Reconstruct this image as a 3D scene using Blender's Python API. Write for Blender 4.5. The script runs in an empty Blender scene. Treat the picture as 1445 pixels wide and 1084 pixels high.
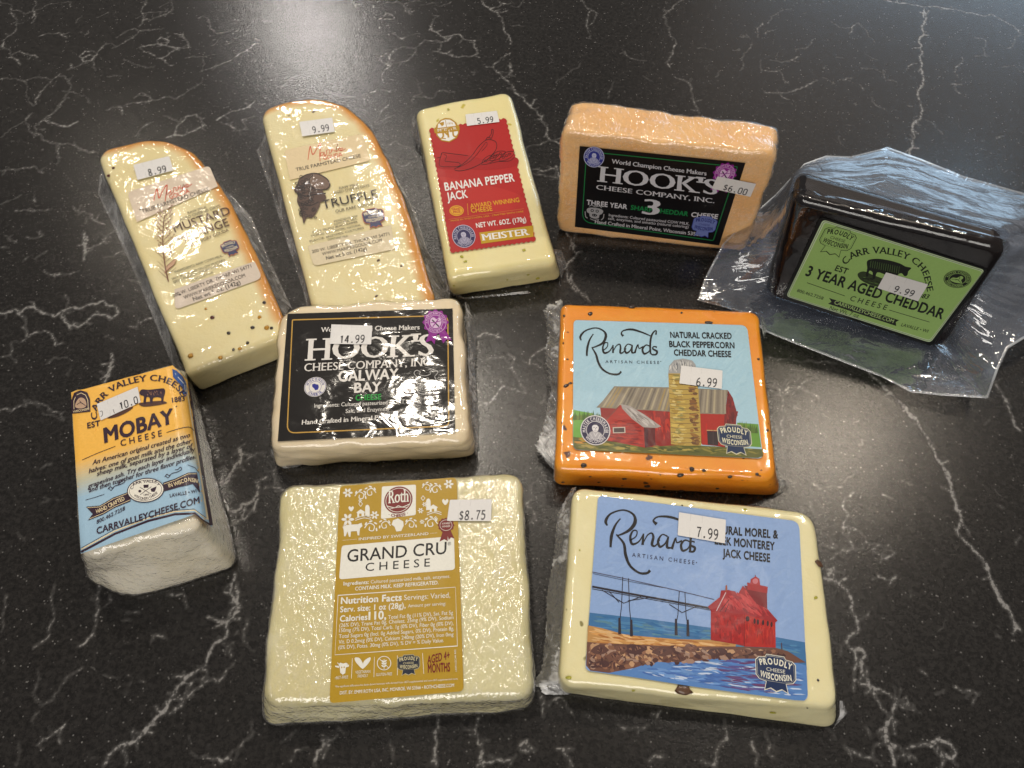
import bpy, bmesh, math, random
import numpy as np
from mathutils import Vector, noise
from mathutils.bvhtree import BVHTree
random.seed(7)
S = 0.001                       # everything is measured in millimetres and built in metres
sc = bpy.context.scene
COL = sc.collection

# ------------------------------------------------------------------ camera
FPX, PW, PH, HC = 1100.0, 1445.0, 1084.0, 382.0
TILT, ROLL = math.radians(29.8), math.radians(0.83)
cam = bpy.data.cameras.new('camera'); cam_o = bpy.data.objects.new('camera', cam); COL.objects.link(cam_o)
cam.sensor_fit = 'HORIZONTAL'; cam.sensor_width = 36; cam.lens = 36 * FPX / PW
cam.clip_start = 0.01; cam.clip_end = 50
from mathutils import Matrix
RM = Matrix.Rotation(TILT, 3, 'X') @ Matrix.Rotation(ROLL, 3, 'Z')
cam_o.matrix_world = Matrix.Translation((0, 0, HC * S)) @ RM.to_4x4()
cam.dof.use_dof = False
sc.camera = cam_o
RN = np.array(RM)

# ------------------------------------------------------------------ world and lamps
wd = bpy.data.worlds.new("World"); sc.world = wd; wd.use_nodes = True
wd.node_tree.nodes['Background'].inputs[0].default_value = (1.0, 0.93, 0.86, 1)
wd.node_tree.nodes['Background'].inputs[1].default_value = 0.15
sc.view_settings.view_transform = 'Standard'; sc.view_settings.look = 'None'
sc.view_settings.exposure = 0; sc.view_settings.gamma = 1

def rays(P):
    P = np.atleast_2d(np.asarray(P, float))
    d = np.stack([(P[:, 0] - PW / 2) / FPX, -(P[:, 1] - PH / 2) / FPX, -np.ones(len(P))], 1)
    return d @ RN.T
CAM = np.array([0, 0, HC])
def at(P, z=0.0):
    d = rays(P); t = (z - HC) / d[:, 2]
    return d * t[:, None] + CAM
def proj(X):
    v = (np.atleast_2d(X) - CAM) @ RN
    return np.stack([v[:, 0] / -v[:, 2] * FPX + PW / 2, PH / 2 - v[:, 1] / -v[:, 2] * FPX], 1)

def lamp(name, px, dist, size, power, col, size_y=None):
    """an area light that stands where its mirror image shows in the worktop at photo pixel px"""
    d = rays([px])[0]; g = at([px])[0]
    m = np.array([d[0], d[1], -d[2]]); m /= np.linalg.norm(m)
    p = g + m * dist
    L = bpy.data.lights.new(name, 'AREA'); L.shape = 'DISK' if size_y is None else 'RECTANGLE'
    L.size = size * S
    if size_y: L.size_y = size_y * S
    L.energy = power; L.color = col
    o = bpy.data.objects.new(name, L); COL.objects.link(o); o.location = Vector(p * S)
    o.rotation_euler = (Vector((0, .25, 0)) - o.location).to_track_quat('-Z', 'Y').to_euler()
    return o
for px_, d_, r_, w_, c_ in (((1165, 625), 1600, 80, 3.8, (1.0, .86, .68)), ((592, 598), 1600, 100, 5.8, (1.0, .90, .76)), ((440, 55), 2300, 190, 5.5, (1.0, .93, .88)),
                          ((250, 330), 1900, 90, 1.6, (1.0, .88, .72)), ((860, 620), 1600, 80, 1.8, (1.0, .88, .72)), ((590, 820), 1600, 80, 1.3, (1.0, .90, .78)), ((560, 300), 1900, 90, 1.6, (1.0, .9, .76)), ((1000, 840), 1600, 80, 1.8, (1.0, .9, .78))):
    lamp('ceiling_spot', px_, d_, r_, w_, c_)
lamp('warm_counter_fill', (1230, 140), 2500, 1500, 2.8, (1.0, .82, .68))  # broad warm fill, added to lighten the worktop's reflection at the right
lamp('window_and_fill_light', (1285, 365), 2000, 90, 1.5, (.42, .72, 1.0), 170)  # small blue light, added for glints in the bag film
def rect_light(name, loc, sx, sy, power, col):
    L = bpy.data.lights.new(name, 'AREA'); L.shape = 'RECTANGLE'; L.size = sx; L.size_y = sy; L.energy = power; L.color = col
    o = bpy.data.objects.new(name, L); COL.objects.link(o); o.location = loc
    o.rotation_euler = (Vector((0.1, .3, 0)) - o.location).to_track_quat('-Z', 'Y').to_euler()
rect_light('window_and_fill_light', (1.3, 2.4, .72), 1.1, .5, 9, (.52, .76, 1.0))
rect_light('window_and_fill_light', (-.3, -1.9, 1.5), 2.0, 1.0, 34, (1.0, .95, .89))  # unseen front fill, added to brighten the near faces of the blocks

# ------------------------------------------------------------------ colour
def lin1(v):
    v /= 255.0
    return v / 12.92 if v <= .04045 else ((v + .055) / 1.055) ** 2.4
def C(r, g, b, k=.9):
    return tuple(min(.9, (lin1(v) * k) ** 1.1) for v in (r, g, b)) + (1,)

# ------------------------------------------------------------------ materials
def newmat(name):
    m = bpy.data.materials.new(name); m.use_nodes = True
    nt = m.node_tree; b = nt.nodes['Principled BSDF']
    return m, nt, b
def N(nt, t, **kw):
    n = nt.nodes.new(t)
    for k, v in kw.items():
        if k.startswith('i_'):
            n.inputs[int(k[2:])].default_value = v
        else: setattr(n, k, v)
    return n
def noise_n(nt, vec, scale, detail=3, rough=.5, dist=0.0):
    n = N(nt, 'ShaderNodeTexNoise'); n.inputs['Scale'].default_value = scale; n.inputs['Detail'].default_value = detail
    n.inputs['Roughness'].default_value = rough; n.inputs['Distortion'].default_value = dist
    nt.links.new(vec, n.inputs['Vector']); return n
def mathn(nt, op, a, b=None, c=None, clamp=False):
    n = N(nt, 'ShaderNodeMath', operation=op); n.use_clamp = clamp
    for i, v in enumerate((a, b, c)):
        if v is None: continue
        if isinstance(v, (int, float)): n.inputs[i].default_value = v
        else: nt.links.new(v, n.inputs[i])
    return n.outputs[0]
def ramp(nt, x, a, b, lo=0.0, hi=1.0, smooth=True):
    n = N(nt, 'ShaderNodeMapRange'); n.interpolation_type = 'SMOOTHSTEP' if smooth else 'LINEAR'
    nt.links.new(x, n.inputs[0])
    for i, v in zip((1, 2, 3, 4), (a, b, lo, hi)): n.inputs[i].default_value = v
    return n.outputs[0]
def mixc(nt, f, a, b):
    n = N(nt, 'ShaderNodeMix', data_type='RGBA')
    if isinstance(f, (int, float)): n.inputs[0].default_value = f
    else: nt.links.new(f, n.inputs[0])
    for i, v in ((6, a), (7, b)):
        if isinstance(v, tuple): n.inputs[i].default_value = v
        else: nt.links.new(v, n.inputs[i])
    return n.outputs[2]
def coord(nt): return N(nt, 'ShaderNodeTexCoord').outputs['Object']
def wrinkles(nt, vec, kind):
    """height field of a stretched or crumpled film, by kind -> (height, bump distance)"""
    if kind == 'crinkle':       # fine dense cling film
        mp = N(nt, 'ShaderNodeMapping'); mp.inputs['Scale'].default_value = (1.0, .5, 1.0); mp.inputs['Rotation'].default_value = (0, 0, -.5)
        nt.links.new(vec, mp.inputs[0])
        a = noise_n(nt, mp.outputs[0], 330, 2.2, .5, 1.1); b = noise_n(nt, vec, 70, 2, .5, .6)
        h = mathn(nt, 'ADD', mathn(nt, 'MULTIPLY', a.outputs[0], .9), mathn(nt, 'MULTIPLY', b.outputs[0], .5))
        return h, .0008
    if kind == 'wavy':          # tight film over a printed label, long soft ripples with sharp crests
        mp = N(nt, 'ShaderNodeMapping'); mp.inputs['Scale'].default_value = (.62, 1.0, 1.0); mp.inputs['Rotation'].default_value = (0, 0, .55)
        nt.links.new(vec, mp.inputs[0])
        mk = ramp(nt, noise_n(nt, vec, 22, 1.5, .5, .2).outputs[0], .40, .6, .45, 1.0)
        a = noise_n(nt, mp.outputs[0], 70, 2.0, .42, 1.3); b = noise_n(nt, vec, 40, 1, .5, .3)
        f_ = noise_n(nt, mp.outputs[0], 300, 1.5, .5, .8)
        h = mathn(nt, 'ADD', mathn(nt, 'MULTIPLY', mathn(nt, 'MULTIPLY', mathn(nt, 'SUBTRACT', a.outputs[0], .5), mk), .45), mathn(nt, 'MULTIPLY', b.outputs[0], .65))
        h = mathn(nt, 'ADD', h, mathn(nt, 'MULTIPLY', f_.outputs[0], .035))
        return h, 0.0024
    if kind == 'gouda':
        mk = ramp(nt, noise_n(nt, vec, 24, 1.5, .5, .2).outputs[0], .42, .6, .12, 1.0)
        a = noise_n(nt, vec, 110, 2.2, .45, 1.2); b = noise_n(nt, vec, 45, 1, .5, .3)
        h = mathn(nt, 'ADD', mathn(nt, 'MULTIPLY', mathn(nt, 'MULTIPLY', mathn(nt, 'SUBTRACT', a.outputs[0], .5), mk), .5), mathn(nt, 'MULTIPLY', b.outputs[0], .6))
        return h, .0021
    if kind == 'crumple':       # loose gathered ends
        a = noise_n(nt, vec, 150, 2.5, .5, 1.5); b = noise_n(nt, vec, 60, 2, .5, .8)
        h = mathn(nt, 'ADD', mathn(nt, 'MULTIPLY', a.outputs[0], .6), mathn(nt, 'MULTIPLY', b.outputs[0], .9))
        return h, .0028
    if kind == 'bag':
        mp = N(nt, 'ShaderNodeMapping'); mp.inputs['Scale'].default_value = (.5, 1.2, 1.0); mp.inputs['Rotation'].default_value = (0, 0, -.45)
        nt.links.new(vec, mp.inputs[0])
        a = noise_n(nt, mp.outputs[0], 38, 2.0, .45, .8); b = noise_n(nt, vec, 160, 2, .5, .9)
        h = mathn(nt, 'ADD', mathn(nt, 'MULTIPLY', a.outputs[0], 1.0), mathn(nt, 'MULTIPLY', b.outputs[0], .10))
        return h, .0030
    a = noise_n(nt, vec, 55, 2, .5, .4); b = noise_n(nt, vec, 240, 1, .5, .2)
    h = mathn(nt, 'ADD', a.outputs[0], mathn(nt, 'MULTIPLY', b.outputs[0], .06))
    return h, .0012
def bump(nt, h, dist, strength=1.0):
    n = N(nt, 'ShaderNodeBump'); n.inputs['Strength'].default_value = strength; n.inputs['Distance'].default_value = dist
    nt.links.new(h, n.inputs['Height']); return n.outputs[0]

def film_mat(name, kind, haze=.03, rough=.09, ior=1.5, tint=(1, 1, 1, 1), gain=1.0, hazecol=(.85, .85, .85, 1), hz0=.55, hz1=1.1):
    m, nt, b = newmat(name); nt.nodes.remove(b)
    v = coord(nt); h, d = wrinkles(nt, v, kind); nm = bump(nt, h, d)
    # thin sheet: the same reflectance from either side (Schlick)
    ge = N(nt, 'ShaderNodeNewGeometry'); dp = N(nt, 'ShaderNodeVectorMath', operation='DOT_PRODUCT')
    nt.links.new(nm, dp.inputs[0]); nt.links.new(ge.outputs['Incoming'], dp.inputs[1])
    c_ = mathn(nt, 'ABSOLUTE', dp.outputs['Value']); f0 = ((ior - 1) / (ior + 1)) ** 2 * 1.6
    frv = mathn(nt, 'ADD', mathn(nt, 'MULTIPLY', mathn(nt, 'POWER', mathn(nt, 'SUBTRACT', 1.0, c_, clamp=True), 5.0), 1 - f0), f0)
    tr = N(nt, 'ShaderNodeBsdfTransparent'); tr.inputs[0].default_value = tint
    gl = N(nt, 'ShaderNodeBsdfGlossy'); gl.inputs['Roughness'].default_value = rough; nt.links.new(nm, gl.inputs['Normal'])
    df = N(nt, 'ShaderNodeBsdfDiffuse'); df.inputs[0].default_value = hazecol
    m1 = N(nt, 'ShaderNodeMixShader'); nt.links.new(mathn(nt, 'MULTIPLY', frv, gain, clamp=True), m1.inputs[0])
    nt.links.new(tr.outputs[0], m1.inputs[1]); nt.links.new(gl.outputs[0], m1.inputs[2])
    m2 = N(nt, 'ShaderNodeMixShader')
    hz = mathn(nt, 'MULTIPLY', ramp(nt, h, hz0, hz1), haze * 2)
    nt.links.new(mathn(nt, 'ADD', hz, haze * .4, clamp=True), m2.inputs[0])
    nt.links.new(m1.outputs[0], m2.inputs[1]); nt.links.new(df.outputs[0], m2.inputs[2])
    nt.links.new(m2.outputs[0], nt.nodes['Material Output'].inputs[0])
    return m
def ink_mat(name, rough=.5, coat=0.0, kind=None, coat_rough=.08, spec=.35, grain=.05, strength=1.0):
    """printed surface: the colour comes from the print itself, the finish from here"""
    m, nt, b = newmat(name); v = coord(nt)
    at_ = N(nt, 'ShaderNodeAttribute', attribute_name='Col')
    n = noise_n(nt, v, 900, 3, .6)
    f = ramp(nt, n.outputs[0], .25, .75, 1 - grain, 1 + grain, False)
    mx = N(nt, 'ShaderNodeVectorMath', operation='SCALE'); nt.links.new(at_.outputs[0], mx.inputs[0]); nt.links.new(f, mx.inputs[3])
    nt.links.new(mx.outputs[0], b.inputs['Base Color'])
    b.inputs['Roughness'].default_value = rough; b.inputs['Specular IOR Level'].default_value = spec
    b.inputs['Coat Weight'].default_value = coat; b.inputs['Coat Roughness'].default_value = coat_rough
    if kind:
        h, d = wrinkles(nt, v, kind); nm = bump(nt, h, d, strength)
        if coat: nt.links.new(nm, b.inputs['Coat Normal'])
        else: nt.links.new(nm, b.inputs['Normal'])
    return m
def cheese_mat(name, col, col2, rough=.45, sss=.25, spots=None, lump=.0004, coat=0.0, mott=40, rind=None, spec=.4):
    m, nt, b = newmat(name); v = coord(nt)
    n = noise_n(nt, v, mott, 4, .6, .3)
    c = mixc(nt, ramp(nt, n.outputs[0], .35, .68), col, col2)
    if spots:
        for (scale, thr, sc_col, soft) in spots:
            vo = N(nt, 'ShaderNodeTexVoronoi'); vo.inputs['Scale'].default_value = scale
            nd = noise_n(nt, v, scale * 2.2, 2); add = N(nt, 'ShaderNodeVectorMath', operation='ADD')
            sub = N(nt, 'ShaderNodeVectorMath', operation='SCALE'); nt.links.new(nd.outputs['Color'], sub.inputs[0]); sub.inputs[3].default_value = .5 / scale
            nt.links.new(v, add.inputs[0]); nt.links.new(sub.outputs[0], add.inputs[1]); nt.links.new(add.outputs[0], vo.inputs['Vector'])
            k = noise_n(nt, v, scale * .31, 1)
            d2 = mathn(nt, 'ADD', vo.outputs['Distance'], ramp(nt, k.outputs[0], .4, .6, .25, 0))
            c = mixc(nt, ramp(nt, d2, thr, thr + soft, 1, 0), c, sc_col)
    if rind is not None:
        at_ = N(nt, 'ShaderNodeAttribute', attribute_name='rind')
        rn = mathn(nt, 'ADD', at_.outputs['Fac'], mathn(nt, 'MULTIPLY', mathn(nt, 'SUBTRACT', noise_n(nt, v, 120, 3).outputs[0], .5), .35))
        c = mixc(nt, ramp(nt, rn, .25, .95), c, rind)
    nt.links.new(c, b.inputs['Base Color'])
    b.inputs['Roughness'].default_value = rough; b.inputs['Specular IOR Level'].default_value = spec
    b.inputs['Subsurface Weight'].default_value = sss * .4; b.inputs['Subsurface Radius'].default_value = (.003, .0024, .0014)
    b.inputs['Subsurface Scale'].default_value = .8; b.inputs['Coat Weight'].default_value = coat; b.inputs['Coat Roughness'].default_value = .1
    h = noise_n(nt, v, 300, 4, .6)
    nt.links.new(bump(nt, h.outputs[0], lump), b.inputs['Normal'])
    return m

# ------------------------------------------------------------------ objects
def link(name, me, parent=None, mats=(), smooth=True):
    o = bpy.data.objects.new(name, me); COL.objects.link(o)
    for m in mats: me.materials.append(m)
    if smooth: me.shade_smooth()
    if parent: o.parent = parent
    return o
def mesh(name, V, F, parent=None, mats=(), smooth=True, uv=None):
    me = bpy.data.meshes.new(name); me.from_pydata([tuple(float(c) * S for c in v) for v in V], [], F); me.update()
    return link(name, me, parent, mats, smooth)
def thing(name, label, cat, group=None):
    o = bpy.data.objects.new(name, None); COL.objects.link(o); o.empty_display_size = .02
    o['label'] = label; o['category'] = cat
    if group: o['group'] = group
    return o

def inset(c, d):
    """corners of a convex polygon (Nx2, either winding) moved inward by d"""
    n = len(c); out = []
    area = sum(c[i][0] * c[(i + 1) % n][1] - c[(i + 1) % n][0] * c[i][1] for i in range(n))
    s = 1 if area > 0 else -1
    for i in range(n):
        a, p, q = c[i - 1], c[i], c[(i + 1) % n]
        e1 = (p - a) / np.linalg.norm(p - a); e2 = (q - p) / np.linalg.norm(q - p)
        n1 = np.array([-e1[1], e1[0]]) * s; n2 = np.array([-e2[1], e2[0]]) * s
        b = n1 + n2; out.append(p + b * d / max(.3, (b @ n1)))
    return np.array(out)
def rounded(c, rc, ke=22, kc=9):
    """ring of points of a polygon (N corners, any dimension) with rounded corners"""
    n = len(c); pts = []
    rcs = rc if hasattr(rc, '__len__') else [rc] * n
    A, B = [], []
    for i in range(n):
        p = c[i]; a = c[i - 1] - p; b = c[(i + 1) % n] - p
        la, lb = np.linalg.norm(a), np.linalg.norm(b); r = min(rcs[i], la * .48, lb * .48)
        A.append(p + a / la * r); B.append(p + b / lb * r)
    for i in range(n):
        for k in range(kc):
            t = k / kc; pts.append((1 - t) ** 2 * A[i] + 2 * t * (1 - t) * c[i] + t * t * B[i])
        j = (i + 1) % n
        for k in range(ke):
            t = k / ke; pts.append(B[i] * (1 - t) + A[j] * t)
    return np.array(pts)
def prism(top, bot, rc=6, re=4, reb=2, wob=.5, wl=14, seed=0, capwob=0.0, ke=22, off=0.0, crink=0.0, side_bulge=0.0):
    """rounded slab from a planar top polygon to a bottom polygon (3D corners) -> verts, faces"""
    top = np.array(top, float); bot = np.array(bot, float)
    rcs = np.array(rc if hasattr(rc, '__len__') else [rc] * len(top), float)
    def frame(c):
        o = c.mean(0); nrm = np.zeros(3)
        for i in range(len(c)): nrm += np.cross(c[i] - o, c[(i + 1) % len(c)] - o)
        nrm /= np.linalg.norm(nrm); u = c[1] - c[0]; u -= nrm * (u @ nrm); u /= np.linalg.norm(u); w = np.cross(nrm, u)
        return o, u, w, nrm
    ft, fb = frame(top), frame(bot)
    ax = top.mean(0) - bot.mean(0); ax /= np.linalg.norm(ax)
    def ring(c, fr, d, r):
        o, u, w, _ = fr; q = np.stack([(c - o) @ u, (c - o) @ w], 1); q = inset(q, d)
        q = rounded(q, np.maximum(r, .4), ke); return o + q[:, :1] * u + q[:, 1:] * w
    nt_ = ft[3] * (1 if ft[3] @ ax > 0 else -1); nb_ = fb[3] * (1 if fb[3] @ ax > 0 else -1)
    R = []
    def cap(c, fr, d0, rr, shift, m):
        base = ring(c, fr, d0, rcs - d0 * .6) + shift; cen = base.mean(0)
        return [cen + (base - cen) * (k / m) for k in range(1, m)] , cen
    capb, cb = cap(bot, fb, reb, rc, 0, 5); ct_r, ct = cap(top, ft, re, rc, 0, 18)
    R += capb
    for k in range(4):
        t = k / 4 * math.pi / 2; R.append(ring(bot, fb, reb * (1 - math.sin(t)), rcs) + nb_ * reb * (1 - math.cos(t)))
    b_out = ring(bot, fb, 0, rcs) + nb_ * reb; t_out = ring(top, ft, 0, rcs) - nt_ * re
    cen_ax = b_out.mean(0)
    for k in range(13):
        t = k / 12; P = b_out * (1 - t) + t_out * t
        if side_bulge:
            cc = P.mean(0); dr = P - cc; dr /= np.linalg.norm(dr, axis=1)[:, None]; P = P + dr * side_bulge * math.sin(math.pi * t)
        R.append(P)
    for k in range(1, 8):
        t = k / 7 * math.pi / 2; R.append(ring(top, ft, re * (1 - math.cos(t)), rcs - re * .5 * (1 - math.cos(t))) - nt_ * re * (1 - math.sin(t)))
    R += ct_r[::-1]
    n = len(R[0]); V = np.concatenate([cb[None]] + R + [ct[None]]); F = []
    F += [(0, 1 + (i + 1) % n, 1 + i) for i in range(n)]
    for k in range(len(R) - 1):
        a, b = 1 + k * n, 1 + (k + 1) * n
        F += [(a + i, a + (i + 1) % n, b + (i + 1) % n, b + i) for i in range(n)]
    a = 1 + (len(R) - 1) * n; e = len(V) - 1
    F += [(a + i, a + (i + 1) % n, e) for i in range(n)]
    me = bpy.data.meshes.new('tmp'); me.from_pydata([tuple(v) for v in V], [], F); me.update()
    bm = bmesh.new(); bm.from_mesh(me); bmesh.ops.recalc_face_normals(bm, faces=bm.faces[:]); bm.normal_update()
    bm.verts.ensure_lookup_table(); out = []; zt = ct @ nt_
    for i, v in enumerate(bm.verts):
        p = v.co.copy(); nn = v.normal
        depth = zt - p.dot(Vector(nt_)); m = min(1.0, max(0.0, depth / 1.5))
        q = (p + Vector((seed * 37.1, seed * 11.3, seed * 5.7))) / wl
        h = noise.fractal(q, .9, 2.1, 3) * wob * (m + (1 - m) * capwob)
        if off:
            h += off
            if crink: h += abs(noise.noise(q * 3.1)) * crink * m
        p = p + nn * h
        if p.z < .15: p.z = .15
        out.append(tuple(p))
    Fo = [tuple(v.index for v in f.verts) for f in bm.faces]; bm.free(); bpy.data.meshes.remove(me)
    return out, Fo
# ------------------------------------------------------------------ print: words, marks and pictures on labels
_txt = {}
def text_tris(s, bold=0.0, xb=0.0, serif=0.0, res=3):
    key = (s, bold, xb, serif)
    if key in _txt: return _txt[key]
    c = bpy.data.curves.new('t', 'FONT'); c.body = s; c.size = 1;  c.resolution_u = res; c.fill_mode = 'BOTH'
    if bold > .015: c.space_character = 1 + bold * 1.5
    o = bpy.data.objects.new('t', c); COL.objects.link(o)
    dg = bpy.context.evaluated_depsgraph_get(); me = bpy.data.meshes.new_from_object(o.evaluated_get(dg))
    bm = bmesh.new(); bm.from_mesh(me); bmesh.ops.remove_doubles(bm, verts=bm.verts[:], dist=1e-5); bmesh.ops.triangulate(bm, faces=bm.faces[:])
    ext = []
    be = [e for e in bm.edges if len(e.link_faces) == 1]
    if serif:
        for e in be:
            a, b = e.verts[0].co, e.verts[1].co
            if abs(a.y - b.y) < .004 and .03 < abs(a.x - b.x) < .22:
                f = e.link_faces[0]; cy = f.calc_center_median().y; d = 1 if cy > a.y else -1
                y = a.y
                if min(abs(y), abs(y - .69), abs(y - .47), abs(y - .73), abs(y + .2)) < .07 or True:
                    x0, x1 = min(a.x, b.x) - serif - xb, max(a.x, b.x) + serif + xb
                    ext.append((x0, x1, y, y + d * .045))
    if xb or bold:
        acc = {}
        for e in be:
            f = e.link_faces[0]; a, b = e.verts; t = (b.co - a.co); nrm = Vector((t.y, -t.x, 0))
            if nrm.length < 1e-9: continue
            nrm.normalize()
            if (f.calc_center_median() - a.co).dot(nrm) > 0: nrm = -nrm
            for v in (a, b): acc[v] = acc.get(v, Vector()) + nrm * t.length
        lst = {}
        for e in be:
            for v in e.verts: lst.setdefault(v, []).append(e)
        for v, n_ in acc.items():
            if n_.length > 0:
                n_.normalize(); k = 1.0
                if len(lst[v]) == 2:
                    d = [(e.verts[0].co - e.verts[1].co).normalized() for e in lst[v]]; c_ = abs(d[0].dot(d[1])); k = 1 / max(.7, math.sqrt((1 + c_) / 2))
                v.co.x += (xb + bold * k) * n_.x; v.co.y += bold * k * n_.y
    T = [[(v.co.x, v.co.y, 0) for v in f.verts] for f in bm.faces]
    for x0, x1, y0, y1 in ext:
        T += [[(x0, y0, .35), (x1, y0, .35), (x1, y1, .35)], [(x0, y0, .35), (x1, y1, .35), (x0, y1, .35)]]
    T = np.array(T, float) if T else np.zeros((0, 3, 3))
    bm.free(); bpy.data.meshes.remove(me); bpy.data.objects.remove(o); bpy.data.curves.remove(c)
    _txt[key] = T; return T
CAPH = float(text_tris('H')[:, :, 1].max())
def adv(ch, bold):
    k = ('adv', ch, bold)
    if k not in _txt:
        def w(s):
            t = text_tris(s, bold)[:, :, 0]; return t.max() - t.min()
        _txt[k] = w('I' + ch + 'I') - w('II')
    return _txt[k]

def spline(pts, k=8, closed=False):
    P = [np.array(p, float) for p in pts]; n = len(P); out = []
    for i in range(n if closed else n - 1):
        p0 = P[i - 1] if (i > 0 or closed) else P[0]; p1 = P[i]; p2 = P[(i + 1) % n]; p3 = P[(i + 2) % n] if (closed or i + 2 < n) else P[-1]
        for j in range(k):
            t = j / k; out.append(.5 * ((2 * p1) + (-p0 + p2) * t + (2 * p0 - 5 * p1 + 4 * p2 - p3) * t * t + (-p0 + 3 * p1 - 3 * p2 + p3) * t ** 3))
    if not closed: out.append(P[-1])
    return out
def blend_u(q, x, y):
    """up vector of a label quad TL TR BR BL near a point"""
    tl, tr, br, bl = [np.array(p, float) for p in q]
    t = min(1, max(0, (x - .5 * (tl[0] + bl[0])) / max(1, .5 * (tr[0] + br[0] - tl[0] - bl[0]))))
    u = (tl - bl) * (1 - t) + (tr - br) * t
    return u / np.linalg.norm(u)

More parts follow.
